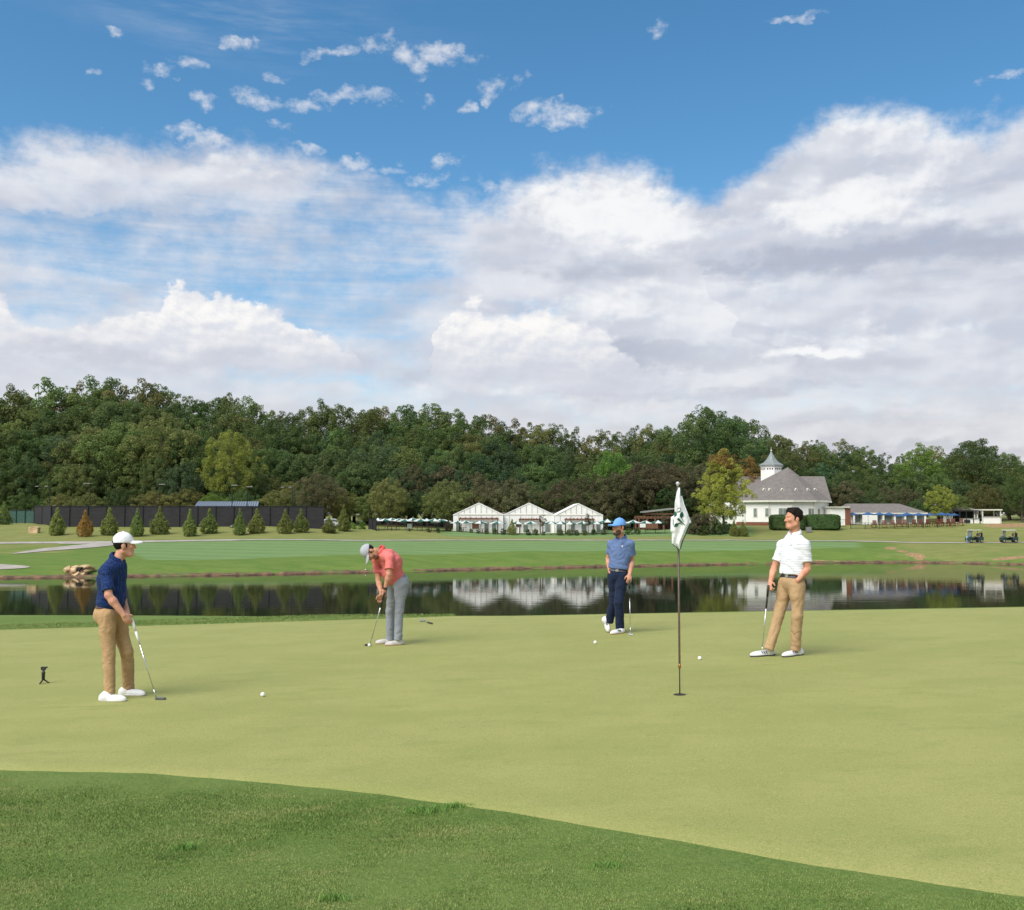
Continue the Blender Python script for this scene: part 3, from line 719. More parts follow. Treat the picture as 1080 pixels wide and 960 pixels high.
def leaf(a, b, w, mb, bend=0):
    a = np.array(a, float); b = np.array(b, float); d = b - a; n = np.array((-d[1], d[0])); pts = []
    for t in np.linspace(0, 1, 9): pts.append(a + d * t + n * (w * math.sin(math.pi * t ** .85) + bend * t * (1 - t)))
    for t in np.linspace(1, 0, 9)[1:-1]: pts.append(a + d * t + n * (-w * math.sin(math.pi * t ** .85) + bend * t * (1 - t)))
    P3 = [fpt(*zp(*q), -.006) for q in pts]; c = sum(P3, Vector()) / len(P3)
    for i in range(len(P3)): mb.face(P3[i], P3[(i + 1) % len(P3)], c)
def stroke(pts, ws, mb):
    for (a, b, w0, w1) in zip(pts[:-1], pts[1:], ws[:-1], ws[1:]):
        a_, b_ = np.array(a, float), np.array(b, float); d = b_ - a_; n = np.array((-d[1], d[0])) / np.linalg.norm(d)
        mb.face(*[fpt(*zp(*q), -.006) for q in (a_ + n * w0, b_ + n * w1, b_ - n * w1, a_ - n * w0)])
mb = MB()
leaf((192, 358), (232, 306), .30, mb); leaf((236, 418), (246, 348), .30, mb, .1); leaf((176, 405), (170, 345), .28, mb); leaf((206, 474), (160, 514), .30, mb)
stroke([(280, 495), (240, 462), (205, 428), (176, 404)], [2, 7, 12, 15], mb); stroke([(176, 404), (180, 372), (192, 358)], [4, 3, 3], mb)
stroke([(262, 456), (250, 436), (238, 412)], [2, 3, 3], mb); stroke([(252, 492), (228, 474), (204, 476)], [2, 4, 5], mb); stroke([(152, 500), (150, 450), (160, 405), (172, 400)], [2, 3, 4, 4], mb)
mb.build('leaf_emblem', m_fgreen, flag)
hole = MB().lathe((0, 0, .0045), [(.0001, .0), (.062, .0), (.064, .0015), (.06, .003), (.0001, .0032)], 24).build('golf_hole', mat('dark_cup', (.03, .025, .02), .8), None, False, pf)
tag(hole, 'dark round hole in the green at the foot of the flagstick', 'golf hole')
# ------------------------------------------------------------------ ground, green, water, paths
def grass_mat(name, c1, c2, c3, fine, zones=False):
    """c1/c2 broad patches, c3 blades and straw flecks"""
    m, t, b = base_mat(name); tc = t.new('ShaderNodeTexCoord').outputs['Object']
    big = t.noise(tc, .35, 5, .6); med = t.noise(t.mapv(tc, (1, 1, 1)), 2.2, 6, .65); fn = t.noise(tc, fine, 6, .75)
    c = t.mix(t.smooth(t.m('ADD', t.m('MULTIPLY', big, .55), t.m('MULTIPLY', med, .45)), .36, .64), rgb(c1), rgb(c2))
    c = t.mix(t.smooth(fn, .42, .72), c, rgb(c3))
    return m, t, b, tc, c, fn
# putting green
mg, t, b, tc, c, fn = grass_mat('bent_grass', (0.209, 0.233, 0.063), (0.270, 0.281, 0.085), (0.327, 0.314, 0.114), 38)
sp = t.noise(tc, 7, 5, .7); c = t.mix(t.smooth(sp, .58, .70, 0, .55), c, rgb((0.125, 0.174, 0.035)))
sp2 = t.noise(t.mapv(tc, (1, 2.5, 1)), 1.1, 4, .6); c = t.mix(t.smooth(sp2, .55, .72, 0, .65), c, rgb((0.153, 0.202, 0.048)))
c = t.mix(t.smooth(t.noise(t.mapv(tc, (1, 1.8, 1)), .55, 5, .65), .40, .66, 0, .55), c, rgb((0.180, 0.223, 0.050)))
vf = t.noise(tc, 150, 4, .8); c = t.mix(t.smooth(vf, .42, .62, 0, .75), c, rgb((0.392, 0.354, 0.142)))
c = t.mix(t.smooth(t.noise(tc, 95, 5, .85), .48, .62, 0, .6), c, rgb((0.125, 0.169, 0.037)))
fl = t.noise(tc, 26, 2, .5); c = t.mix(t.smooth(fl, .74, .78, 0, .7), c, rgb((0.109, 0.131, 0.033)))
t.l.new(c, b.inputs['Base Color']); b.inputs['Roughness'].default_value = .8; b.inputs['Specular IOR Level'].default_value = .15
bn = t.new('ShaderNodeBump'); bn.inputs['Strength'].default_value = .5; bn.inputs['Distance'].default_value = .004; t.l.new(t.noise(tc, 160, 4, .7), bn.inputs['Height']); t.l.new(bn.outputs[0], b.inputs['Normal'])
M_green = mg
# all other ground, tinted by what grows there (colour attribute: r mown fairway, g bare earth, b dry grass)
mg, t, b, tc, c, fn = grass_mat('ground_grass', (.095, .160, .034), (.135, .195, .048), (.165, .205, .060), 30)
at = t.new('ShaderNodeVertexColor', layer_name='zone'); se = t.new('ShaderNodeSeparateColor'); t.l.new(at.outputs[0], se.inputs[0])
xyz = t.new('ShaderNodeSeparateXYZ'); t.l.new(tc, xyz.inputs[0])
big = t.noise(tc, .12, 5, .65); mid = t.noise(t.mapv(tc, (.35, 1, 1)), .9, 6, .7); sm_ = t.noise(tc, 3.2, 6, .75)
fair = t.mix(t.smooth(mid, .35, .65), rgb((.120, .198, .068)), rgb((.145, .222, .080)))
st = t.m('SINE', t.m('MULTIPLY', t.m('ADD', xyz.outputs[1], t.m('MULTIPLY', xyz.outputs[0], .06)), 1.75)); fair = t.mix(t.smooth(st, -.35, .35, 0, .38), fair, rgb((.185, .265, .112)))
dry = t.mix(t.smooth(mid, .33, .67), rgb((.160, .185, .050)), rgb((.225, .220, .078))); dry = t.mix(t.smooth(sm_, .5, .72, 0, .6), dry, rgb((.15, .165, .05)))
dirt = t.mix(t.smooth(sm_, .35, .65), rgb((.19, .115, .06)), rgb((.40, .255, .135)))
bank = t.mix(t.smooth(mid, .32, .66), rgb((.092, .158, .030)), rgb((.130, .185, .042))); bank = t.mix(t.smooth(sm_, .5, .75, 0, .55), bank, rgb((.175, .195, .058)))
isfar = t.smooth(xyz.outputs[1], 60, 70); c = t.mix(isfar, c, bank)
def zmask(s, n, a, w=.3): return t.smooth(t.m('ADD', s, t.m('MULTIPLY', t.m('SUBTRACT', n, .5), w)), a - .16, a + .16)
c = t.mix(zmask(se.outputs[2], big, .5, .7), c, dry); c = t.mix(zmask(se.outputs[0], mid, .5, .15), c, fair); c = t.mix(zmask(se.outputs[1], sm_, .62, .55), c, dirt)
t.l.new(c, b.inputs['Base Color']); b.inputs['Roughness'].default_value = .85; b.inputs['Specular IOR Level'].default_value = .1
bn = t.new('ShaderNodeBump'); bn.inputs['Strength'].default_value = .9; bn.inputs['Distance'].default_value = .05; t.l.new(t.noise(tc, 4, 8, .75), bn.inputs['Height']); t.l.new(bn.outputs[0], b.inputs['Normal'])
M_ground = mg

ys = np.concatenate([np.arange(-60, 2, 4.), np.arange(2, 16, 1.), np.arange(16, 28, .25), np.arange(28, 60, 2.), np.arange(60, 98, 4.), np.arange(98, 176, .5), np.arange(176, 300, 6.), np.geomspace(300, 6000, 18)])
ts = np.concatenate([-np.geomspace(6, .62, 14)[:-1], np.arange(-.62, .62, .0045), np.geomspace(.62, 6, 14)])
T_, Y_ = np.meshgrid(ts, ys); X_ = T_ * (np.maximum(Y_, 0) + 6)
Z_ = gz(X_, Y_)
V = np.stack([X_, Y_, Z_], -1).reshape(-1, 3); ny, nx = X_.shape
ii = (np.arange(ny - 1)[:, None] * nx + np.arange(nx - 1)[None, :]).ravel()
Fq = np.stack([ii, ii + 1, ii + nx + 1, ii + nx], 1)
me = np_mesh('ground', V, Fq, True)
PX = np.clip(CX + F * X_ / np.maximum(Y_, 1), -150, 1230); SHR = shore(PX) + .5 * wob(X_, Y_ * 0, .5, 9)
bt_ = np.interp(PX, PK, [PR[k][0][0] for k in PK]); pn_ = np.interp(PX, PK, [PR[k][1][0] for k in PK]); pf_ = np.interp(PX, PK, [PR[k][2][0] for k in PK])
far = (Y_ > 80)
rowp = HOR - (Z_ - CAMZ) * F / np.maximum(Y_, 1)
w1_ = wob(X_, Y_, .11, 4)
fairz = far * np.clip((Y_ - bt_ + .6 + 1.2 * w1_) / 1.2 + .5, 0, 1) * np.clip((pn_ + .6 - Y_) / 1.0 + .5, 0, 1) * np.clip((PX - 95 - 40 * np.clip((pn_ - Y_) / 20, 0, 1)) / 40, 0, 1) * np.clip((905 - PX) / 50 + .5, 0, 1)
lawn = far * np.clip((Y_ - pf_ - 3) / 4, 0, 1) * np.clip((PX - 425) / 60, 0, 1) * np.clip((812 - PX) / 30, 0, 1) * .72
dirt_ = far * 0
def spot(px, D, rx_, ry_): return np.clip(1.5 - np.hypot((PX - px) / rx_, (Y_ - D) / ry_) * 1.3, 0, 1) * far
for q in ((938, 145.2, 9, 1.6), (950, 143, 9, 1.5), (960, 141, 9, 1.6), (968, 139.5, 9, 2), (1062, 135.5, 26, 1.4), (1060, 168, 34, 3.4), (835, 160, 12, 1.2), (880, 136.8, 40, .5)): dirt_ = np.maximum(dirt_, spot(*q))
dry_ = far * np.clip(.10 + .74 * np.clip((Y_ - pf_) / 4 + .5, 0, 1) * (1 - lawn) + .5 * np.clip((PX - 890) / 70, 0, 1) + .45 * np.clip((110 - PX) / 50, 0, 1) * (Y_ > bt_ + 8), 0, 1)
dry_ *= (Y_ > SHR + .8)
colr = np.stack([np.maximum(fairz, lawn), dirt_, dry_, np.ones_like(fairz)], -1).reshape(-1, 4).astype(np.float32)
ca = me.color_attributes.new('zone', 'FLOAT_COLOR', 'POINT'); ca.data.foreach_set('color', colr.ravel())
tag(link('ground', me, M_ground), kind='structure')
# putting green sheet, its near edge curving away to the right, its far left edge short of the plateau edge
pxs = np.arange(-420, 1560, 5.0)
nr = np.interp(pxs, [-420, 0, 150, 250, 400, 540, 700, 850, 1000, 1080, 1250, 1560], [806, 812.5, 816, 823, 838, 858, 885, 912, 935, 947, 968, 1000]) + .25 * np.sin(pxs / 31) + .2 * np.sin(pxs / 9.7)
fr = np.interp(pxs, [-420, 0, 200, 400, 470], [680, 664.5, 659, 653, 650.5])
V = []; NR = 40
for a, n_, f_ in zip(pxs, nr, fr):
    p0 = hit(a, n_, 2.0); 
    if a < 470: p1 = hit(a, f_, 3, 40)
    else:
        D = float(edge(a)); p1 = Vector((colx(a, D), D, 0))
    for k in range(NR):
        u = (0, .0015)[k] if k < 2 else (k - 1) / (NR - 2); x = p0.x + (p1.x - p0.x) * u; y = p0.y + (p1.y - p0.y) * u; V.append((x, y, float(zplane(x, y)) + (-.003 if k == 0 else .004)))
n0 = len(pxs); ii = (np.arange(n0 - 1)[:, None] * NR + np.arange(NR - 1)[None, :]).ravel()
tag(link('putting_green', np_mesh('putting_green', V, np.stack([ii, ii + NR, ii + NR + 1, ii + 1], 1), True), M_green), kind='structure')
near_row = lambda px: np.interp(px, pxs, nr)
far_row = lambda px: np.interp(px, pxs, fr)

# grass blades of the fringe in front and of the collar at the back
def blades(N, xs, ysm, h, w, rng):
    z = zplane(xs, ysm); a = rng.uniform(0, 6.28, N); l = h * rng.uniform(.5, 1.15, N); tilt = rng.uniform(.1, .9, N)
    ca_, sa_ = np.cos(a), np.sin(a); b = rng.uniform(0, 6.28, N)
    c = np.stack([xs, ysm, z - .002], 1); sd = np.stack([-np.sin(b), np.cos(b), 0 * b], 1) * (w * rng.uniform(.6, 1.2, N))[:, None]
    up = np.stack([ca_ * tilt, sa_ * tilt, np.ones(N)], 1) * l[:, None]
    mid_ = c + up * .55 * np.array([.7, .7, 1.1])
    V = np.stack([c - sd, c + sd, mid_ + sd * .8, mid_ - sd * .8, c + up], 1).reshape(-1, 3)
    return V
rng = np.random.default_rng(3)
def pick(N, lo_px, hi_px, lo_r, hi_r):
    """random spots of the near plane, even on the ground"""
    xs, ysm = [], []
    y0, y1 = hit(540, hi_r).y - .6, hit(540, lo_r).y + 1.2
    y = rng.uniform(y0, y1, N * 3); x = rng.uniform(-.62, .62, N * 3) * y1
    px, py = None, None
    z = zplane(x, y) - CAMZ; f = y * CP + z * SP; u = -y * SP + z * CP
    return x, y, CX + F * x / f, CY - F * u / f
x, y, px, py = pick(420000, 0, 1080, 808, 985)
keep = (px > -40) & (px < 1120) & (py > near_row(px) + np.abs(rng.normal(0, 2.2, len(px))) - 1.2) & (py < 1000); x, y = x[keep], y[keep]
cl = wob(x, y, 2.3, 21) + wob(x, y, 7, 22) * .7
x2, y2, px2, py2 = pick(90000, 0, 480, 648, 668)
k2 = (px2 > -30) & (px2 < 480) & (py2 < far_row(px2) + rng.uniform(-.5, .5, len(px2))) & (y2 < edge(px2) + .5); x2, y2 = x2[k2], y2[k2]
hh = .011 * (1 + .5 * np.clip(cl, -.8, 1.2)) * (.45 + .55 * np.clip((py[keep] - near_row(px[keep])) / 26, 0, 1))
VA = blades(len(x), x, y, hh, .0019, rng); VB = blades(len(x2), x2, y2, .022, .005, rng)
# taller tufts left by the mower
tx, ty, th = [], [], []
for (a, q, r_, n_) in ((452, 856, .11, 260), (480, 851, .05, 120), (197, 896, .05, 120), (350, 950, .06, 90), (640, 915, .05, 60)):
    p = hit(a, q); g_ = rng.normal(0, 1, (n_, 2)); tx += list(p.x + g_[:, 0] * r_); ty += list(p.y + g_[:, 1] * r_ * .5); th += list(.030 * np.exp(-.3 * (g_ ** 2).sum(1)) + .012)
VC = blades(len(tx), np.array(tx), np.array(ty), np.array(th), .0034, rng)
V = np.concatenate([VA, VB, VC]); n_ = len(V) // 5; o5 = np.arange(n_) * 5
Fq = np.concatenate([np.stack([o5, o5 + 1, o5 + 2, o5 + 3], 1)]); Ft = np.stack([o5 + 3, o5 + 2, o5 + 4, o5 + 4], 1)
me = bpy.data.meshes.new('fringe_grass'); me.vertices.add(len(V)); me.vertices.foreach_set('co', V.astype(np.float32).ravel())
lv = np.concatenate([Fq.ravel(), Ft[:, :3].ravel()]).astype(np.int32); me.loops.add(len(lv)); me.loops.foreach_set('vertex_index', lv)
ls = np.concatenate([np.arange(n_) * 4, n_ * 4 + np.arange(n_) * 3]).astype(np.int32); me.polygons.add(2 * n_); me.polygons.foreach_set('loop_start', ls); me.update(calc_edges=True)
rv = np.repeat(rng.uniform(0, 1, n_), 5); isC = np.repeat(np.arange(n_) >= n_ - len(tx), 5)
ca = me.color_attributes.new('v', 'FLOAT_COLOR', 'POINT'); ca.data.foreach_set('color', np.stack([rv, isC * 1.0, rv, rv], 1).astype(np.float32).ravel())
m, t, b = base_mat('fringe_blades'); at = t.new('ShaderNodeVertexColor', layer_name='v'); se = t.new('ShaderNodeSeparateColor'); t.l.new(at.outputs[0], se.inputs[0])
tc = t.new('ShaderNodeTexCoord').outputs['Object']
str_ = t.mapv(tc, (.55, 1.5, 1))
c = t.mix(t.smooth(t.noise(str_, .9, 5, .65), .36, .64), rgb((.130, .215, .044)), rgb((.215, .290, .080)))
c = t.mix(t.smooth(t.noise(str_, 2.6, 6, .72, .4), .50, .66, 0, .75), c, rgb((.33, .335, .12)))
c = t.mix(t.smooth(t.noise(str_, 2.1, 6, .7, .6), .52, .40, 0, .0), c, rgb((.05, .11, .02)))
c = t.mix(t.smooth(t.noise(t.mapv(str_, loc=(7, 3, 0)), 3.4, 6, .72, .5), .54, .68, 0, .75), c, rgb((.075, .150, .026)))
c = t.mix(t.smooth(se.outputs[0], .86, .97, 0, .7), c, rgb((.36, .32, .15))); c = t.mix(t.smooth(se.outputs[0], .3, .05, 0, .5), c, rgb((.085, .16, .03)))
c = t.mix(se.outputs[1], c, rgb((.12, .24, .045)))
t.l.new(c, b.inputs['Base Color']); b.inputs['Roughness'].default_value = .6; b.inputs['Specular IOR Level'].default_value = .2
tag(link('fringe_grass', me, m), 'short dark green fringe grass in front of and behind the putting green', 'grass', kind='stuff')

# water
m, t, b = base_mat('pond_water'); tc = t.new('ShaderNodeTexCoord').outputs['Object']
b.inputs['Base Color'].default_value = (.012, .016, .010, 1); b.inputs['Roughness'].default_value = .035; b.inputs['IOR'].default_value = 1.33; b.inputs['Specular IOR Level'].default_value = .62
bn = t.new('ShaderNodeBump'); bn.inputs['Strength'].default_value = .10; bn.inputs['Distance'].default_value = .05
h = t.m('ADD', t.noise(t.mapv(tc, (.25, 1.2, 1)), .9, 3, .5), t.m('MULTIPLY', t.noise(tc, 5, 2, .5), .12)); t.l.new(h, bn.inputs['Height']); t.l.new(bn.outputs[0], b.inputs['Normal'])
MW = MB(); MW.face((-260, 20, ZW), (260, 20, ZW), (260, 142, ZW), (-260, 142, ZW)); tag(MW.build('pond_water', m), kind='structure')

# paths
m_path = mat('pale_path', (.34, .305, .265), .9, .15, .6, bump=.4, bscale=8)
def ribbon(name, near_, far_, up=.05):
    V = []; n = len(near_); K = 9
    for a, c in zip(near_, far_):
        for k in range(K):
            u = k / (K - 1); x = a[0] + (c[0] - a[0]) * u; y = a[1] + (c[1] - a[1]) * u; V.append((x, y, gz1(x, y) + up))
    ii = (np.arange(n - 1)[:, None] * K + np.arange(K - 1)[None, :]).ravel()
    tag(link(name, np_mesh(name, V, np.stack([ii, ii + K, ii + K + 1, ii + 1], 1), True), m_path), kind='structure')
na, fa = [], []
for a in np.arange(-150, 1231, 6.0):
    n_ = np.interp(a, PK, [PR[k][1][0] for k in PK]); f_ = np.interp(a, PK, [PR[k][2][0] for k in PK])
    w_ = .62 if a < 250 else .40; m_ = (n_ + f_) / 2; n_, f_ = m_ - 1.5 * w_ - (.8 if 60 < a < 130 else 0), m_ + 1.5 * w_
    na.append((colx(a, n_), n_)); fa.append((colx(a, f_), f_))
ribbon('cart_path', na, fa)
def rowD(px, row, lo=100, hi=160):
    D = np.linspace(lo, hi, 1200); x = np.array([colx(px, d) for d in D]); z = gz(x, D); r = HOR - (z - CAMZ) * F / D
    i = np.argmin(np.abs(r - row)); return float(D[i])
br = [(15, 584.5, 583.9), (30, 583.3, 581.2), (50, 581.4, 578.2), (75, 579.6, 575.8), (100, 577.6, 573.4), (121, 575.4, 571.8)]
ribbon('branch_path', [(colx(a, rowD(a, r0)), rowD(a, r0)) for a, r0, r1 in br], [(colx(a, rowD(a, r1)), rowD(a, r1)) for a, r0, r1 in br], .06)
br = [(-60, 601, 595.5), (0, 600.8, 595.2), (16, 600.2, 596), (28, 599.2, 597), (33, 598.4, 597.8)]
ribbon('paved_apron', [(colx(a, rowD(a, r0)), rowD(a, r0)) for a, r0, r1 in br], [(colx(a, rowD(a, r1)), rowD(a, r1)) for a, r0, r1 in br], .06)

# bare earth edge of the far bank
V = []; pa = np.arange(-150, 1231, 1.5); prf = ((-1.05, -.25), (-1.02, .03), (-.92, .24), (-.2, .37), (.7, .36))
for i, a in enumerate(pa):
    s_ = float(shore(a)) + .25 * float(wob(np.array(a / 9.0), np.array(0.), 1.0, 31)); n_ = .58 + .22 * float(wob(np.array(a / 4.0), np.array(2.), 1.0, 33))
    for dd, zz in prf:
        V.append((colx(a, s_ + dd), s_ + dd, ZW + (zz if zz < .05 else .05 + (zz - .05) * n_)))
K = len(prf); ii = (np.arange(len(pa) - 1)[:, None] * K + np.arange(K - 1)[None, :]).ravel()
m, t, b = base_mat('bare_earth'); tc = t.new('ShaderNodeTexCoord').outputs['Object']
c = t.mix(t.smooth(t.noise(t.mapv(tc, (1, 1, 3)), 1.1, 6, .7), .32, .68), rgb((.055, .036, .022)), rgb((.21, .125, .066))); c = t.mix(t.smooth(t.noise(tc, .35, 4, .6), .52, .62, 0, .6), c, rgb((.11, .15, .040)))
t.l.new(c, b.inputs['Base Color']); b.inputs['Roughness'].default_value = .95
tag(link('earth_bank', np_mesh('earth_bank', V, np.stack([ii, ii + K, ii + K + 1, ii + 1], 1), True), m), kind='structure')
# ------------------------------------------------------------------ foliage
def leaf_mat(name, c1, c2, c3, trans=.42):
    m, t, b = base_mat(name)
    at = t.new('ShaderNodeVertexColor', layer_name='v'); se = t.new('ShaderNodeSeparateColor'); t.l.new(at.outputs[0], se.inputs[0])
    oi = t.new('ShaderNodeObjectInfo')
    c = t.mix(t.smooth(se.outputs[1], .15, .85), rgb(c1), rgb(c2)); c = t.mix(t.smooth(se.outputs[0], .55, 1.0, 0, .75), c, rgb(c3))
    hs = t.new('ShaderNodeHueSaturation'); t.l.new(c, hs.inputs['Color']); t.l.new(t.m('ADD', .475, t.m('MULTIPLY', oi.outputs['Random'], .05)), hs.inputs['Hue']); t.l.new(t.m('ADD', .86, t.m('MULTIPLY', t.m('FRACT', t.m('MULTIPLY', oi.outputs['Random'], 7.31)), .62)), hs.inputs['Value'])
    t.l.new(hs.outputs[0], b.inputs['Base Color']); b.inputs['Roughness'].default_value = .6; b.inputs['Specular IOR Level'].default_value = .25
    tr = t.new('ShaderNodeBsdfTranslucent'); t.l.new(hs.outputs[0], tr.inputs[0]); mx = t.new('ShaderNodeMixShader'); mx.inputs[0].default_value = trans
    o = next(n for n in t.n if n.type == 'OUTPUT_MATERIAL'); t.l.new(b.outputs[0], mx.inputs[1]); t.l.new(tr.outputs[0], mx.inputs[2]); t.l.new(mx.outputs[0], o.inputs[0])
    return m
def leaves_mesh(name, P0, N0, size, rng, cval):
    """one bent quad per leaf spray"""
    n = len(P0); up = rng.normal(0, 1, (n, 3)); a = np.cross(N0, up); a /= np.linalg.norm(a, axis=1)[:, None] + 1e-9; b = np.cross(N0, a)
    s = size * rng.uniform(.6, 1.35, n)[:, None]; q = rng.uniform(.55, 1.1, (n, 4, 1))
    V = np.stack([P0 + a * s * q[:, 0], P0 + b * s * q[:, 1] * .7 + N0 * s * .18, P0 - a * s * q[:, 2], P0 - b * s * q[:, 3] * .7 + N0 * s * .18], 1).reshape(-1, 3)
    me = np_mesh(name, V, np.arange(4 * n).reshape(-1, 4))
    ca = me.color_attributes.new('v', 'FLOAT_COLOR', 'POINT'); r = rng.uniform(0, 1, n)
    ca.data.foreach_set('color', np.repeat(np.stack([r, cval, r, r], 1), 4, axis=0).astype(np.float32).ravel())
    return me
def unit(rng, n):
    v = rng.normal(0, 1, (n, 3)); return v / np.linalg.norm(v, axis=1)[:, None]
def crown(name, seed, prof, nclump, nleaf, clump_r, size, lean=0, hollow=.5):
    """prof: list of (height 0..1, radius) for a tree of unit height; returns the leaf mesh"""
    rng = np.random.default_rng(seed); hs = np.array([p[0] for p in prof]); rs = np.array([p[1] for p in prof])
    pr = np.interp(np.linspace(hs[0], hs[-1], 60), hs, rs); cdf = np.cumsum(pr ** 1.2 + .02); cdf /= cdf[-1]
    z = np.interp(rng.uniform(0, 1, nclump), cdf, np.linspace(hs[0], hs[-1], 60)); a = rng.uniform(0, 6.283, nclump)
    rr = np.interp(z, hs, rs) * np.sqrt(rng.uniform(hollow, 1.0, nclump)) * (1 + .22 * np.sin(a * 2 + seed) + .16 * np.sin(a * 5 + seed * 2 + z * 9)) * rng.uniform(.8, 1.12, nclump)
    C = np.stack([rr * np.cos(a), rr * np.sin(a), z + rng.normal(0, .012, nclump)], 1); cr = clump_r * rng.uniform(.45, 1.5, nclump)
    w = cr ** 2; k = rng.choice(nclump, nleaf, p=w / w.sum()); u = unit(rng, nleaf); u[:, 2] = np.where(u[:, 2] < -.6, -u[:, 2], u[:, 2])
    Pp = C[k] + u * (cr[k] * rng.uniform(.45, 1.08, nleaf) ** .6)[:, None] * np.array([1, 1, .95])
    N = u * .6 + np.array([0, 0, .22]) + rng.normal(0, .45, (nleaf, 3)); N /= np.linalg.norm(N, axis=1)[:, None]
    return leaves_mesh(name, Pp, N, size, rng, rng.uniform(0, 1, nclump)[k])
def trunk_mesh(name, seed, h0, h1, r, spread, nl=6):
    rng = np.random.default_rng(seed); m = MB(); pts = [(0, 0, -.02)]; x = y = 0
    for i in range(1, 6): x += rng.normal(0, .012); y += rng.normal(0, .012); pts.append((x, y, h1 * i / 5))
    m.path(pts, [r, r * .85, r * .7, r * .5, r * .32, r * .12], 7)
    for i in range(nl):
        z = h0 * .75 + (h1 * .8 - h0 * .75) * (i + .5) / nl; a = i * 2.4 + seed; s = spread * rng.uniform(.6, 1); b = Vector((x * z / h1, y * z / h1, z)); e = b + Vector((math.cos(a) * s, math.sin(a) * s, s * .8))
        mm = b.lerp(e, .5) + Vector((0, 0, -.012)); m.path([b, mm, e], [r * .42, r * .3, r * .1], 5)
    me = bpy.data.meshes.new(name); me.from_pydata(m.v, [], m.f); me.update(); return me
m_bark = mat('grey_brown_bark', (.105, .085, .065), .9, .35, 5, bump=.6)
LM = dict(dark=leaf_mat('leaf_dark', (0.052, 0.093, 0.031), (0.091, 0.136, 0.044), (0.149, 0.190, 0.060)),
          mid=leaf_mat('leaf_mid', (0.078, 0.124, 0.034), (0.123, 0.174, 0.048), (0.195, 0.231, 0.071)),
          blue=leaf_mat('leaf_deep', (0.047, 0.090, 0.040), (0.078, 0.124, 0.050), (0.130, 0.177, 0.071)),
          olive=leaf_mat('leaf_olive', (0.116, 0.133, 0.041), (0.169, 0.179, 0.056), (0.241, 0.225, 0.073)),
          yellow=leaf_mat('leaf_yellow_green', (0.195, 0.225, 0.044), (0.279, 0.292, 0.055), (0.364, 0.340, 0.073)),
          brown=leaf_mat('leaf_bronze', (0.081, 0.081, 0.040), (0.121, 0.114, 0.054), (0.185, 0.151, 0.069)),
          bright=leaf_mat('leaf_bright_green', (0.111, 0.197, 0.034), (0.169, 0.264, 0.048), (0.234, 0.314, 0.066)),
          orange=leaf_mat('leaf_orange', (0.269, 0.140, 0.050), (0.336, 0.185, 0.062), (0.336, 0.224, 0.067)),
          conifer=leaf_mat('needle_green', (0.116, 0.161, 0.036), (0.176, 0.221, 0.048), (0.260, 0.264, 0.073), .2),
          rust=leaf_mat('needle_rust', (0.325, 0.197, 0.036), (0.416, 0.264, 0.048), (0.494, 0.354, 0.085), .15),
          hedge=leaf_mat('hedge_leaf', (0.041, 0.095, 0.027), (0.065, 0.131, 0.034), (0.111, 0.177, 0.048), .15))
OAK = [(.22, .10), (.34, .27), (.5, .36), (.68, .36), (.82, .29), (.93, .17), (1, .04)]
TALL = [(.25, .08), (.38, .20), (.55, .26), (.75, .25), (.9, .15), (1, .03)]
ROUND = [(.16, .12), (.28, .40), (.48, .52), (.68, .50), (.86, .33), (1, .06)]
POP = [(.13, .14), (.22, .28), (.42, .34), (.62, .31), (.82, .19), (.93, .10), (1, .02)]
SPARSE = [(.45, .08), (.6, .18), (.75, .2), (.9, .14), (1, .02)]
VAR = {}
for i in range(5): VAR['oak%d' % i] = (crown('oak_crown', 100 + i, OAK, 300, 34000, .037, .0072, hollow=.08), trunk_mesh('oak_trunk', i, .25, .8, .022, .2))
for i in range(4): VAR['tall%d' % i] = (crown('tall_crown', 200 + i, TALL, 260, 28000, .030, .0064, hollow=.08), trunk_mesh('tall_trunk', 10 + i, .3, .9, .016, .15))
for i in range(4): VAR['round%d' % i] = (crown('round_crown', 300 + i, ROUND, 320, 34000, .052, .0105, hollow=.12), trunk_mesh('round_trunk', 20 + i, .15, .7, .03, .3))
for i in range(2): VAR['sparse%d' % i] = (crown('pine_crown', 400 + i, SPARSE, 26, 2400, .045, .012, hollow=.2), trunk_mesh('pine_trunk', 30 + i, .45, .95, .012, .14))
VAR['maple'] = (crown('maple_crown', 501, POP, 300, 36000, .038, .0085, hollow=.06), trunk_mesh('maple_trunk', 41, .12, .8, .018, .2, 8))
CON = [(0, .20), (.08, .29), (.26, .31), (.42, .27), (.55, .20), (.67, .125), (.8, .065), (.92, .03), (1, .006)]
for i in range(4): VAR['con%d' % i] = (crown('conifer_crown', 600 + i, CON, 420, 26000, .045, .0125, hollow=.6), trunk_mesh('conifer_trunk', 50 + i, .02, .8, .02, .05))
BUSH = [(0, .42), (.25, .52), (.55, .50), (.8, .32), (1, .08)]
for i in range(3): VAR['bush%d' % i] = (crown('bush_crown', 700 + i, BUSH, 60, 6000, .12, .032, hollow=.3), trunk_mesh('bush_stem', 60 + i, .05, .6, .03, .2, 4))
SAP = [(.4, .05), (.5, .12), (.7, .15), (.9, .10), (1, .02)]
VAR['sap'] = (crown('sapling_crown', 801, SAP, 34, 700, .045, .02, hollow=.1), trunk_mesh('sapling_trunk', 71, .35, .95, .012, .12))
used_mesh = set()
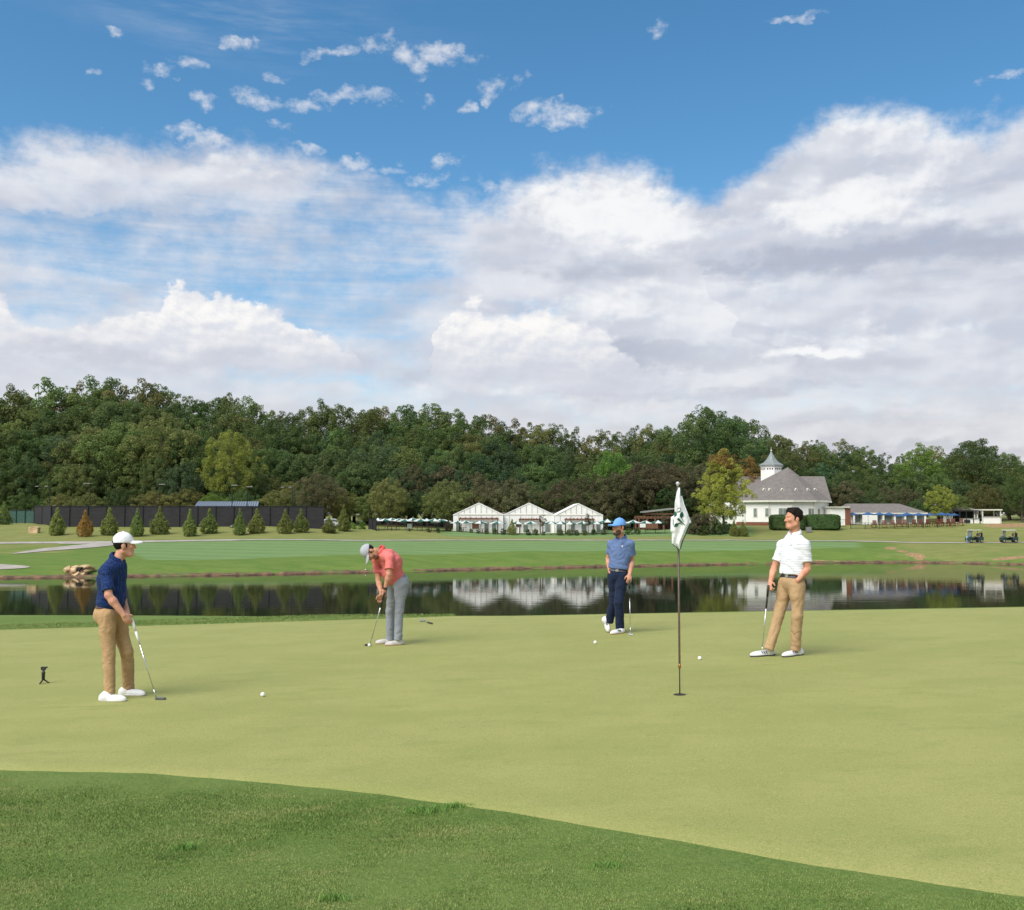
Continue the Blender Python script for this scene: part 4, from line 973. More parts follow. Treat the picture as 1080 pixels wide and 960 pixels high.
def tree(kind, leaf, px, row_top, D, label, name='forest_tree', cat='tree', group=None, row_base=None, wide=1.0, rz=None):
    p = stand(px, D)
    if row_base is not None: p.z = P(px, row_base, D).z
    H = P(px, row_top, D).z - p.z
    cm, tm = VAR[kind]
    root = empty(name, p, label, cat, group, rz if rz is not None else random.uniform(0, 6.28))
    for nm, me, mm in (('crown', cm, LM[leaf]), ('trunk', tm, m_bark)):
        if not me.materials: me.materials.append(mm)
        o = bpy.data.objects.new(nm, me); COL.objects.link(o); o.parent = root; o.scale = (H * wide, H * wide, H)
        o.material_slots[0].link = 'OBJECT'; o.material_slots[0].material = mm
    return root
# ------------------------------------------------------------------ the wood
TOP = [(-60,408),(0,409),(25,408),(45,412),(65,412),(95,404),(130,404),(165,406),(190,408),(215,424),(235,413),(262,415),(282,429),(300,432),(340,427),(380,428),(420,432),(440,428),(482,434),(510,440),(540,450),(560,446),(595,444),(622,457),(660,452),(700,456),(720,452),(745,437),(790,446),(805,466),(830,464),(848,460),(880,462),(910,472),(940,480),(960,477),(985,466),(1010,472),(1032,466),(1060,477),(1080,486),(1140,480)]
topr = lambda px: float(np.interp(px, [a for a, b in TOP], [b for a, b in TOP]))
MARK = [(-30,'beyond the left edge conifer'),(5,'over the conifer at the left edge'),(24,'over the low green windscreen'),(44,'over the left corner of the black fence'),(62,'over the first conifer before the black fence'),(78,'between the first conifer and the rusty conifer'),(94,'over the left floodlight pole'),(110,'over the white-capped golfer\'s neck'),(128,'over the golfer in the white cap'),(146,'just right of the golfer in the white cap'),(162,'left of the metal shelter, third gap between conifers'),(178,'left of the metal shelter, over the dark fence'),(196,'just left of the metal shelter roof'),(212,'over the left end of the metal shelter roof'),(228,'over the left half of the metal shelter roof'),(243,'over the middle of the metal shelter roof'),(258,'over the right half of the metal shelter roof'),(274,'over the right end of the metal shelter roof'),(290,'between the metal shelter and the right floodlight'),(306,'over the right floodlight pole'),(322,'just right of the right floodlight pole'),(338,'over the end of the black fence'),(354,'over the parked white car'),(370,'over the last conifer of the row'),(386,'over the cap of the golfer in salmon'),(402,'over the back of the golfer in salmon'),(418,'over the first umbrellas of the left patio'),(434,'over the middle umbrellas of the left patio'),(450,'over the right half of the left patio'),(466,'between the left patio and the first gabled pavilion'),(482,'over the left corner of the first gabled pavilion'),(498,'over the left slope of the first gabled pavilion'),(512,'over the right slope of the first gabled pavilion'),(528,'over the valley left of the middle pavilion'),(544,'over the left slope of the middle gabled pavilion'),(558,'over the peak of the middle gabled pavilion'),(574,'over the right slope of the middle gabled pavilion'),(590,'over the left slope of the third gabled pavilion'),(606,'over the peak of the third gabled pavilion'),(622,'over the right slope of the third gabled pavilion'),(638,'left of the golfer in blue'),(654,'over the golfer in blue'),(670,'just right of the golfer in blue'),(686,'over the left part of the brown pergola'),(702,'over the right part of the brown pergola'),(718,'over the flagstick'),(734,'between the flagstick and the yellow maple'),(750,'over the left half of the yellow maple'),(766,'over the right half of the yellow maple'),(784,'behind the orange tree'),(800,'left of the clubhouse cupola'),(814,'behind the clubhouse cupola'),(832,'over the peak of the clubhouse turret roof'),(850,'over the right slope of the clubhouse roof'),(868,'over the right gable of the clubhouse'),(886,'over the low white wall beside the clubhouse'),(902,'over the left end of the grey patio roof'),(918,'over the left half of the grey patio roof'),(936,'over the middle of the grey patio roof'),(954,'over the right half of the grey patio roof'),(972,'over the right end of the grey patio roof'),(990,'over the pale green tree behind the blue umbrellas'),(1008,'over the small grey hip roof'),(1026,'over the dark kiosk and left golf cart'),(1044,'over the white bar frame'),(1062,'over the right golf cart'),(1080,'at the right edge of the photo'),(1100,'beyond the right edge of the photo')]
rng = np.random.default_rng(11)
nm_ = {'dark': 'dark green', 'mid': 'mid green', 'blue': 'cool deep green', 'olive': 'olive green', 'yellow': 'yellow-green', 'brown': 'bronze-brown', 'bright': 'bright green', 'orange': 'orange'}
def woods(rowname, D0, dpx, frow, kinds, leaves, step, wide=(.9, 1.15), phase=0):
    for i in range(phase, len(MARK), step):
        px, where = MARK[i]
        r = frow(px)
        if r is None: continue
        D = D0 + rng.uniform(-4, 4); k = kinds[rng.integers(len(kinds))]; lf = leaves(px)
        k = k + str(rng.integers(5 if k == 'oak' else 4 if k in ('tall', 'round') else 2))
        tree(k, lf, px + rng.uniform(-4, 4), r + rng.uniform(-4, 6), D, '%s %s %s' % (nm_[lf], rowname, where), group='trees of the wood', wide=rng.uniform(*wide))
def lv(px, a=('dark', 'dark', 'mid', 'blue', 'mid', 'dark')):
    return a[rng.integers(len(a))]
woods('skyline tree', 238, 0, lambda px: topr(px), ['tall', 'tall', 'oak'], lambda px: lv(px, ('dark', 'mid', 'mid', 'olive')), 1, (.75, 1.1))
woods('upper tree', 222, 0, lambda px: topr(px) + (22 if px < 700 else 12), ['oak', 'tall'], lambda px: lv(px, ('dark', 'mid', 'blue', 'mid', 'olive')), 1, (.85, 1.15))
woods('mid-slope tree', 207, 0, lambda px: topr(px) + (48 if px < 350 else 42 if px < 620 else 30), ['oak', 'round'], lambda px: lv(px, ('dark', 'mid', 'mid', 'olive', 'blue') if px < 300 else ('dark', 'blue', 'mid', 'dark')), 1, (.85, 1.1))
woods('lower tree', 197, 0, lambda px: min(512, topr(px) + (78 if px < 350 else 64 if px < 620 else 46)), ['round', 'oak'], lambda px: lv(px, ('dark', 'mid', 'olive', 'dark', 'blue') if px < 400 else ('dark', 'blue', 'dark', 'brown')), 1, (.8, 1.0))
woods('undergrowth bush', 188, 0, lambda px: 516 if px < 760 else 522, ['round'], lambda px: lv(px, ('dark', 'dark', 'olive', 'brown', 'mid')), 2, (1.0, 1.3))
# trees that stand out
T = lambda *a, **k: tree(*a, **k)
T('sparse0', 'mid', 44, 398, 226, 'tall thin-topped pine rising above the wood at the far left', 'pine_tree', row_base=520)
T('sparse1', 'mid', 8, 408, 224, 'second thin-topped pine above the wood, left of the tallest one', 'pine_tree', row_base=520, wide=1.2)
T('oak0', 'olive', 170, 438, 203, 'pale olive tree in the wood between the golfer in white cap and the shelter', wide=1.0)
T('oak3', 'yellow', 241, 455, 192, 'yellow-green tree in the wood behind the metal shelter roof', wide=.85)
T('round1', 'bright', 224, 521, 176, 'small bright green bush peeking over the metal shelter roof', 'bush', 'bush', row_base=548)
T('round0', 'brown', 333, 500, 184, 'bronze tree behind the end of the black fence', wide=.85)
T('round2', 'olive', 410, 505, 182, 'round bronze-olive tree behind the left patio', wide=.98)
T('round3', 'olive', 471, 508, 182, 'round bronze-olive tree left of the first gabled pavilion', wide=.95)
T('round1', 'brown', 518, 508, 186, 'brown tree behind the right slope of the first pavilion', wide=.9)
T('round0', 'brown', 540, 506, 183, 'brown tree between the first and the middle pavilion', wide=.95)
T('round2', 'brown', 596, 507, 184, 'brown tree behind the valley of the third pavilion', wide=1.0)
T('oak2', 'bright', 645, 478, 196, 'bright green tree rising above the golfer in blue', wide=1.0)
for i, (a, r, lab) in enumerate(((650, 500, 'dark bronze tree directly behind the golfer in blue'), (676, 490, 'dark bronze tree left of the brown pergola top'), (702, 489, 'dark bronze tree left of the flag'), (728, 492, 'dark bronze tree between the flag and the yellow maple'))):
    T('round%d' % (i % 4), 'brown', a, r, 186 + i, lab, group='dark bronze trees behind the flag', wide=.95)
T('oak4', 'dark', 745, 429, 206, 'large dark oak standing out above the yellow maple', wide=1.02)
T('oak1', 'dark', 768, 440, 204, 'second large dark oak, just right of the biggest one', wide=.9)
T('maple', 'yellow', 764, 477, 163, 'yellow-green maple with an orange top beside the clubhouse', 'maple_tree', row_base=558, wide=1.02, rz=.5)
T('tall1', 'orange', 790, 482, 192, 'orange autumn tree left of the clubhouse cupola', wide=1.0)
T('oak1', 'olive', 825, 461, 205, 'olive tree with a golden crown behind the cupola tip', wide=.9)
T('round2', 'brown', 893, 508, 190, 'bronze tree right of the clubhouse gable', wide=1.0)
T('round3', 'brown', 955, 516, 188, 'bronze tree behind the grey patio roof', wide=1.0)
T('oak0', 'yellow', 992, 512, 180, 'pale yellow-green tree behind the blue umbrellas', wide=.95)
T('tall2', 'bright', 974, 468, 208, 'light green tall tree over the right end of the patio roof', wide=1.15)
T('oak3', 'dark', 1030, 464, 206, 'broad dark oak above the white bar frame', wide=1.15)
T('round0', 'olive', 1040, 512, 186, 'grey-olive tree behind the white bar frame', wide=.9)
T('oak1', 'mid', 1078, 492, 176, 'mid green tree at the right edge behind the sand patch', wide=.95)
mp_ = [o for o in bpy.data.objects if o.name == 'maple_tree'][0]; mc_ = [o for o in mp_.children if o.name.startswith('crown')][0]
tu = crown('turned_leaves', 511, [(.74, .08), (.82, .16), (.89, .15), (.95, .09), (1.005, .02)], 60, 3200, .045, .0085, hollow=.5); to = link('autumn_leaves', tu, LM['orange'], mp_); to.scale = mc_.scale
# ------------------------------------------------------------------ conifers in a row before the courts
CONF = [(4,552,530,150,'dark conifer at the left edge of the photo'),(60.5,564.5,536,147,'conifer standing before the left corner of the black fence'),(90,566,539,146,'rusty orange-brown conifer before the black fence'),(115.5,564.5,536,147,'conifer just left of the white cap'),(145,565.5,537,146,'conifer just right of the white cap'),(168.5,563.5,535,147,'conifer two places left of the metal shelter'),(200.5,565.5,538,146,'conifer beside the left end of the metal shelter'),(221,562.8,537,148,'conifer under the left part of the shelter roof'),(253,564.2,537,147,'conifer under the right part of the shelter roof'),(271,562.5,537,148,'conifer at the right end of the shelter roof'),(301,562.8,538,148,'conifer left of the right floodlight pole'),(317.5,561.5,537,149,'conifer right of the right floodlight pole'),(347,562,545,149,'squat conifer in front of the white car'),(362.5,560,533,151,'last conifer of the row, right of the white car')]
for i, (px, rb, rt, D, lab) in enumerate(CONF):
    D = rowD(px, rb, 140, 158); lf = 'rust' if 'rusty' in lab else 'conifer'
    T('con%d' % (i % 4), lf, px, rt, D, lab, 'conifer', 'conifer', 'conifers along the court fence', wide=(.80 if lf == 'rust' else .86 + .12 * random.random()) if px != 347 else 1.5)
# shrubs and saplings
SHR = [(735,553,541,160,'bush','brown','dark shrub between the flag and the maple'),(749,555,543,161,'bush','brown','dark shrub below the left side of the maple'),(774,560,549,158,'con','conifer','small pointed shrub in mulch, left of the pair'),(783.5,560,549,158,'con','conifer','small pointed shrub in mulch, right of the pair'),
 (756,557,550,160,'bush','dark','low shrub under the maple'),(766,556,550,162,'bush','dark','low shrub right of the maple trunk'),(741,558,553,159,'bush','mid','low shrub left of the maple trunk'),
 (473,560,548,162,'con','brown','brown pointed shrub left of the first pavilion'),(540,564,548,161,'con','conifer','conical shrub between the first two pavilions'),(486,561.5,556,162,'bush','dark','first small shrub before the first pavilion'),(497,562.5,558,161,'bush','mid','second small shrub before the first pavilion'),(504.5,563,558,161,'bush','dark','third small shrub before the first pavilion'),(513,563,558,161,'bush','mid','fourth small shrub before the first pavilion'),(522,563.5,557.5,161,'bush','dark','fifth small shrub before the first pavilion'),(531,564,557.5,161,'bush','dark','small shrub at the right corner of the first pavilion'),(557,563,558,161,'bush','dark','first small shrub before the middle pavilion'),(565,563.5,558,161,'bush','mid','second small shrub before the middle pavilion'),(573,563,560,161,'bush','dark','third small shrub before the middle pavilion'),(591,563,558,161,'bush','dark','first small shrub before the third pavilion'),(600,563.5,558.5,161,'bush','mid','second small shrub before the third pavilion'),(608,563,559,161,'bush','dark','third small shrub before the third pavilion'),(617,563,559,161,'bush','mid','fourth small shrub before the third pavilion'),(626,562.8,558,161,'bush','dark','fifth small shrub before the third pavilion'),(636,562.5,557.5,161,'bush','dark','small shrub left of the golfer in blue'),(663,561,556.5,161,'bush','dark','small shrub right of the golfer in blue'),(672,561,557,161,'bush','mid','small shrub before the brown pergola'),(432,561,557,158,'bush','dark','small shrub before the left patio, on its left'),(452,561,557,158,'bush','mid','small shrub before the left patio, in the middle'),(462,561,557,158,'bush','dark','small shrub before the left patio, on its right'),
 (382,557,550,162,'bush','bright','bright green low bush right of the last conifer'),(372,556,551,163,'bush','bright','bright green low bush behind the last conifer')]
for i, (px, rb, rt, D, k, lf, lab) in enumerate(SHR):
    T(k + str(i % 3), lf, px, rt, D, lab, 'shrub', 'shrub', 'low shrubs before the buildings', wide=.9 if k == 'bush' else .85)
for px, rt, rb, D, lab in ((572, 541, 564, 160.5, 'slender sapling before the middle gabled pavilion'), (620.5, 540, 564, 160.5, 'slender sapling before the third gabled pavilion'), (485.5, 551, 563, 160.5, 'bushy brown sapling before the first gabled pavilion'), (701, 541, 562, 162, 'slender sapling before the brown pergola')):
    T('sap', 'brown', px, rt, D, lab, 'sapling', 'sapling', 'saplings before the pavilions', wide=1.3)
# ------------------------------------------------------------------ buildings
m_siding = mat('white_siding', (.80, .79, .74), .6, .04, 2.0); m_trim = mat('cream_trim', (.62, .61, .52), .5, .05, 3); m_bat = mat('grey_batten', (.24, .24, .21), .6, .1, 3)
m_brown = mat('brown_timber', (.16, .075, .042), .7, .25, 4); m_glass = mat('window_glass', (.17, .20, .18), .12, .3, 1.2, spec=.7); m_dkopen = mat('dark_interior', (.03, .028, .026), .8)
m_shingle, t, b = base_mat('grey_shingle'); tc = t.new('ShaderNodeTexCoord').outputs['Object']
s_ = t.new('ShaderNodeSeparateXYZ'); t.l.new(tc, s_.inputs[0]); course = t.m('FRACT', t.m('MULTIPLY', s_.outputs[2], 4.0))
c = t.mix(t.smooth(t.noise(tc, 1.6, 6, .7), .3, .7), rgb((.122, .106, .094)), rgb((.182, .160, .142))); c = t.mix(t.smooth(course, .0, .16, .5, 0), c, rgb((.09, .088, .09))); c = t.mix(t.smooth(t.noise(tc, 9, 3, .7), .45, .7, 0, .5), c, rgb((.235, .215, .20)))
t.l.new(c, b.inputs['Base Color']); b.inputs['Roughness'].default_value = .9
m_metalroof = mat('blue_grey_metal', (.22, .26, .31), .4, .08, 3, metal=.3); m_brick = mat('red_brick', (.19, .075, .045), .85, .3, 6); m_blackm = mat('black_mesh', (.016, .015, .018), .8, .3, 2.5); m_blackpost = mat('black_post', (.010, .010, .012), .5)
def PB(px, row, D, org): return P(px, row, D) - org
# three gabled pavilions
def pavilion(x0, xp, x1, D, re, rp, rb, label, beam, door, depth=13):
    o0 = stand((x0 + x1) / 2, D); o0.z = P(540, rb, D).z - .3; r = empty('gabled_pavilion', o0, label, 'pavilion', 'white gabled pavilions')
    q = lambda px, row, dy=0: Vector((colx(px, D), D + dy, P(px, row, D).z)) - o0
    X0, X1, XP = q(x0, re).x, q(x1, re).x, q(xp, re).x; ze, zpk = q(x0, re).z, q(x0, rp).z
    pts = [(X0, 0, 0), (X1, 0, 0), (X1, 0, ze), (XP, 0, zpk), (X0, 0, ze)]
    MB().prism(pts, (0, depth, 0)).build('wall', m_siding, r)
    for s in (-1, 1):
        xe = X0 - .04 if s < 0 else X1 + .04; zz = ze - .02
        rf = MB(); rf.prism([(xe, -.05, zz + .02), (XP, -.05, zpk + .03), (XP, -.05, zpk + .10), (xe, -.05, zz + .09)], (0, depth + .2, 0)); rf.build('roof', m_siding, r)
        MB().prism([(xe, -.08, zz - .02), (XP, -.08, zpk - .02), (XP, -.08, zpk + .12), (xe, -.08, zz + .12)], (0, .028, 0)).build('rake_board', m_siding, r)
    b_ = MB(); n = 9
    for i in range(1, n):
        x = X0 + (X1 - X0) * i / n; zt = ze + (zpk - ze) * (1 - abs(x - XP) / ((X1 - X0) / 2)) - .12; b_.box((x, -.022, (ze + .32 + zt) / 2), (.06, .04, max(.1, zt - ze - .3)))
        if i % 2: b_.box((x, -.022, ze * .5), (.05, .04, ze - .1))
    b_.build('batten', m_bat, r); MB().box(((X0 + X1) / 2, -.035, ze + .1), (X1 - X0 - .1, .06, .16)).build('band_board', m_trim, r)
    bx0, bx1, br0, br1 = beam; a, c = q(bx0, br0), q(bx1, br1)
    pg = MB().box(((a.x + c.x) / 2, -1.1, (a.z + c.z) / 2), (c.x - a.x, .2, .30)); pg.box(((a.x + c.x) / 2, -.35, (a.z + c.z) / 2 + .03), (c.x - a.x - .2, .16, .22)); 
    for i in range(8): pg.box((a.x + .3 + (c.x - a.x - .6) * i / 7, -.75, a.z + .06), (.09, 1.1, .12))
    g = pg.build('pergola', m_brown, r)
    for x in (a.x + .15, c.x - .15): MB().box((x, -1.1, (a.z + c.z) / 4 - .07), (.18, .18, (a.z + c.z) / 2 - .14)).build('post', m_brown, g)
    for (d0, d1, ra, rb_, mm, nm) in door:
        a, c = q(d0, ra), q(d1, rb_); f = MB().box(((a.x + c.x) / 2, -.05, (a.z + c.z) / 2), (c.x - a.x, .10, a.z - c.z)).build(nm, mm, r)
        MB().box(((a.x + c.x) / 2, -.112, a.z + .04), (c.x - a.x + .14, .02, .09)).build('lintel', m_trim, f)
    return r
pavilion(478, 505, 530.8, 165, 543.5, 531, 563.5, 'white gabled pavilion on the left of the three, with the dark brown doorway', (484, 526, 546.2, 548.2), [(498, 505, 551, 557.5, m_brown, 'door'), (511, 515, 551, 561, m_glass, 'window'), (519, 523, 552, 561, m_glass, 'window'), (481, 485, 552, 561, m_glass, 'window')])
pavilion(531.4, 558, 584.6, 166, 543.5, 531, 563.5, 'white gabled pavilion in the middle of the three', (547, 570.5, 547, 549), [(544, 549.5, 552.5, 555.5, m_dkopen, 'window'), (552, 556.5, 554, 561, m_glass, 'window'), (575, 580, 553, 561, m_glass, 'window')])
pavilion(585.2, 610, 636, 165, 544, 531.5, 563.5, 'white gabled pavilion on the right of the three, beside the golfer in blue', (595, 626.5, 547, 549), [(602, 606, 552, 561, m_glass, 'door'), (613.5, 618, 552, 561, m_glass, 'window'), (629, 633, 553, 561, m_glass, 'window'), (587, 592, 553, 561, m_glass, 'window')])
for px, lab in ((531, 'low grey roof link between the first and the middle pavilion'), (585, 'low grey roof link between the middle and the third pavilion')):
    D = 171; o0 = stand(px, D); r = empty('link_building', o0, lab, 'building'); a = P(px, 540.2, D).z - o0.z
    MB().prism([(-2.2, 8, a - 1.2), (2.2, 8, a - 1.2), (2.2, 8, a - .5), (0, 8, a), (-2.2, 8, a - .5)], (0, .6, 0)).build('roof', m_shingle, r); MB().box((0, 8.3, (a - 1.2) / 2), (4.2, .5, a - 1.2)).build('wall', m_siding, r)
# pergola building right of the golfer in blue
D = 172; o0 = stand(694, D); r = empty('pergola_pavilion', o0, 'brown timber pergola with a flat pale roof, left of the flag', 'pergola')
q = lambda px, row, dy=0: Vector((colx(px, D + dy), D + dy, P(px, row, D + dy).z)) - o0
a, c = q(679, 538.2), q(711.5, 541); MB().prism([(a.x, 0, a.z - .45), (c.x, 0, a.z + .15), (c.x, 0, a.z + .40), (a.x, 0, a.z - .2)], (0, 5, 0)).build('flat_roof', m_bat, r)
a2, c2 = q(672, 545.2), q(709, 548); pb = MB(); pb.box(((a2.x + c2.x) / 2, -.6, a2.z - .15), (c2.x - a2.x, .25, .34)); pb.box(((a2.x + c2.x) / 2, 4, a2.z - .15), (c2.x - a2.x, .25, .34)); pb.box(((a.x + c.x) / 2, .4, a.z - .62), (c.x - a.x - .3, .2, .25))
for i in range(11): pb.box((a2.x + .2 + (c2.x - a2.x - .4) * i / 10, 1.7, a2.z + .08), (.11, 5.6, .16))
pb.build('beams', m_brown, r)
for x in np.linspace(a2.x + .2, c2.x - .2, 5):
    for y in (-.6, 4): MB().box((float(x), y, a2.z / 2 - .15), (.26, .26, a2.z - .3)).build('post', m_brown, r)
MB().box(((a.x + c.x) / 2, 4.3, a.z * .3), (c.x - a.x, .25, a.z * .6)).build('back_wall', mat('dim_brick', (.10, .05, .035), .8, .3, 3), r)
MB().box((q(686, 550).x, -.8, .75), (2.2, .5, 1.0)).build('counter', m_brown, r)
for (px, r0, r1, D, w_, lab) in ((678, 551.5, 556.5, 165, 1.0, 'white sign board before the brown pergola'), (432, 552.5, 557.5, 160, .75, 'white sign board before the left patio umbrellas')):
    p = stand(px, D); zt, zb = P(px, r0, D).z - p.z, P(px, r1, D).z - p.z; r = empty('sign_board', p, lab, 'sign'); MB().box((0, 0, (zt + zb) / 2), (w_, .05, zt - zb)).build('board', m_siding, r, bevel=.01)
    for x in (-w_ * .4, w_ * .4): MB().box((x, .05, zt * .45), (.06, .05, zt * .9)).build('leg', m_blackpost, r)
# clubhouse with its turreted apse
D = 174.; o0 = stand(826, D); o0.z = P(826, 553.5, D).z; cb = empty('clubhouse', o0, 'white clubhouse with a grey shingled turret roof and cupola', 'clubhouse')
q = lambda px, row, dy=0: P(px, row, D + dy) - o0
zE = q(0, 527.3).z; pxm = F / D
ctr = Vector((q(828, 527, 4).x, 8.2, 0)); Rr = 9.2
ang = [R(a) for a in (180, 212, 243, 270 - 1, 297, 328, 360)]
ring = [(ctr.x + Rr * math.cos(a) * .93, ctr.y + Rr * math.sin(a)) for a in ang]
wl = MB(); poly = [(x, y, 0) for x, y in ring] + [(ring[-1][0], 12, 0), (ring[0][0], 12, 0)]; wl.prism(poly, (0, 0, zE)); wl.build('apse_wall', m_siding, cb)
MB().prism([(ctr.x + (x - ctr.x) * 1.004, ctr.y + (y - ctr.y) * 1.004, -.3) for x, y in ring] + [(ring[-1][0] + .03, 11.9, -.3), (ring[0][0] - .03, 11.9, -.3)], (0, 0, .75)).build('brick_base', m_brick, cb)
ev = [(ctr.x + (x - ctr.x) * 1.07, ctr.y + (y - ctr.y) * 1.07) for x, y in ring]
ap = q(831, 492.8, 8.8); rf = MB()
for i in range(len(ev) - 1): rf.face((ev[i][0], ev[i][1], zE - .05), (ev[i + 1][0], ev[i + 1][1], zE - .05), ap)
rf.face((ev[0][0], ev[0][1], zE - .05), ap, (ev[0][0], 14, zE - .05)); rf.face((ev[-1][0], ev[-1][1], zE - .05), (ev[-1][0], 14, zE - .05), ap); rf.face((ev[0][0], 14, zE - .05), ap, (ev[-1][0], 14, zE - .05))
rfo = rf.build('turret_roof', m_shingle, cb)
fa = MB()
for i in range(len(ev) - 1): fa.prism([(ev[i][0], ev[i][1], zE - .38), (ev[i + 1][0], ev[i + 1][1], zE - .38), (ev[i + 1][0], ev[i + 1][1], zE - .06), (ev[i][0], ev[i][1], zE - .06)], (0, .15, 0))
fa.build('fascia', m_trim, cb)
for x, y in ring[1:-1]: MB().box((ctr.x + (x - ctr.x) * 1.006, ctr.y + (y - ctr.y) * 1.006, zE / 2), (.14, .14, zE - .4)).build('corner_board', m_trim, cb)
bpy.context.view_layer.update()
for px in (806, 812, 825, 839.5, 852, 859.5): # small triangular roof vents
    w0 = P(px, 517, D); dr = (w0 - Vector((0, 0, CAMZ))).normalized(); ok, v0, nn_, _i = rfo.ray_cast(w0 - dr * 30 - o0, dr)
    if not ok: continue
    h_ = Vector((0, -1, 0)); sd_ = Vector((1, 0, 0))
    fr_ = [v0 - sd_ * .34 - Vector((0, 0, .1)) + h_ * .25, v0 + sd_ * .34 - Vector((0, 0, .1)) + h_ * .25, v0 + Vector((0, 0, .36)) + h_ * .25]
    ve = MB().prism(fr_, -h_ * 1.3).build('dormer_vent', m_trim, cb); c_ = sum(fr_, Vector()) / 3
    MB().prism([c_ + (p_ - c_) * .5 + h_ * .004 for p_ in fr_], h_ * .02).build('vent_opening', m_dkopen, ve)
def facet_window(px, r0, r1, wpx):
    x = q(px, 540).x
    for i in range(len(ring) - 1):
        (xa, ya), (xb, yb) = ring[i], ring[i + 1]
        if xa <= x <= xb:
            u = (x - xa) / (xb - xa); y = ya + (yb - ya) * u; dv = Vector((xb - xa, yb - ya, 0)).normalized(); nn = Vector((dv.y, -dv.x, 0)); rz = math.atan2(dv.y, dv.x)
            zt, zb = q(px, r0).z, q(px, r1).z; wm = wpx / pxm / max(.4, dv.x); c_ = Vector((x, y, (zt + zb) / 2))
            f = MB().box(c_ + nn * .03, (wm + .2, .08, zt - zb + .2), rz).build('window', m_trim, cb); MB().box(c_ + nn * .075, (wm, .02, zt - zb), rz).build('pane', m_glass, f)
            if wm > 1: MB().box(c_ + nn * .09, (.06, .02, zt - zb), rz).build('mullion', m_trim, f)
for a in ((799.5, 536.3, 545, 2.6), (810, 536.3, 544.5, 3.6), (824.8, 536.3, 544.5, 8), (855.5, 536.5, 544, 6.5), (865.3, 537, 543.5, 2.6), (842, 537, 544, 2.6)): facet_window(*a)
# main body behind with its ridge and gable ends
rl, rr = q(783, 502.5, 16.5), q(869.5, 502.5, 16.5); el_, er_ = q(771, 527.5, 9.5), q(877, 527.5, 9.5); yr = 16.5; ye = 9.5; yb = 23.5
mb = MB(); mb.box(((el_.x + er_.x) / 2, 15.5, zE / 2 - .1), (er_.x - el_.x - .8, 11, zE)); mb.build('main_wall', m_siding, cb)
mr = MB(); A_ = [(el_.x, ye, zE), (er_.x, ye, zE), (er_.x, yb, zE), (el_.x, yb, zE)]; B_ = [(rl.x, yr, rl.z), (rr.x, yr, rr.z)]
mr.face(A_[0], A_[1], B_[1], B_[0]); mr.face(A_[2], A_[3], B_[0], B_[1]); mr.face(A_[1], A_[2], B_[1]); mr.face(A_[3], A_[0], B_[0]); mr.face(A_[3], A_[2], A_[1], A_[0]); mr.build('main_roof', m_shingle, cb)
MB().box(((el_.x + er_.x) / 2, ye - .03, zE - .22), (er_.x - el_.x, .12, .32)).build('main_fascia', m_trim, cb)
# lower left wing glimpsed behind the maple
wx0, wx1 = q(760, 540).x, q(789, 540).x; MB().box(((wx0 + wx1) / 2, 8.5, zE / 2 - .1), (wx1 - wx0, 4, zE - .3)).build('wing_wall', m_siding, cb)
for px in (766, 773, 780, 785):
    c_ = q(px, 541); f = MB().box((c_.x, 6.46, c_.z), (.75, .1, 2.3)).build('window', m_trim, cb); MB().box((c_.x, 6.40, c_.z), (.55, .03, 2.1)).build('pane', m_glass, f)
# cupola
cu = q(813.8, 503, 13.5); cc = Vector((cu.x, 13.5, cu.z - .6)); hw = 4.0 * .5
z1 = q(0, 491.3, 13.5).z - cc.z; cp = MB().lathe(cc, [(hw, -1.5), (hw, z1 - .25), (hw + .16, z1 - .2), (hw + .2, z1)], 8).build('cupola', m_siding, cb)
z2 = q(0, 476, 13.5).z - cc.z; pr = [(hw + .38, z1 + .01), (hw + .36, z1 + .12), (hw * .72, z1 + .62), (hw * .45, z1 + 1.2), (hw * .24, z1 + 1.9), (hw * .10, z2 - .25), (.08, z2)]
MB().lathe(cc, pr, 8).build('cupola_roof', mat('weathered_copper', (.20, .225, .22), .55, .15, 3), cp); MB().lathe(cc, [(.05, z2 - .05), (.16, z2 + .05), (.16, z2 + .2), (.04, z2 + .3), (.03, z2 + .8)], 8).build('finial', m_trim, cp)
vt = MB()
for i in range(8):
    for j in (-1, 0, 1):
        a = 2 * math.pi * (i + .5) / 8; ca_, sa_ = math.cos(a), math.sin(a); rr_ = hw * math.cos(math.pi / 8) + .01; vt.box((cc.x + rr_ * ca_ - sa_ * j * .45, cc.y + rr_ * sa_ + ca_ * j * .45, z1 + cc.z - .65), (.05, .22, .26), a)
vt.build('vent_opening', m_dkopen, cp)
# low white wall block and brick pier
D = 173.; p = stand(884, D); z_ = P(884, 535.3, D).z - p.z; r = empty('service_block', p, 'low white block with a flat roof between the clubhouse and the brick pier', 'building'); w_ = 15.3 / F * D
MB().box((0, 1.5, z_ / 2 - .1), (w_, 3, z_)).build('wall', m_siding, r); MB().box((.2, 1.4, z_ + .06), (w_ + .9, 3.6, .16)).build('roof', m_trim, r)
p = stand(894.2, D); r = empty('brick_pier', p, 'red brick pier at the left end of the patio', 'pier'); z_ = P(894, 536.5, D).z - p.z; MB().box((0, .4, z_ / 2), (.95, .9, z_)).build('shaft', m_brick, r); MB().box((0, .4, z_ + .06), (1.1, 1.05, .12)).build('cap_stone', m_bat, r)
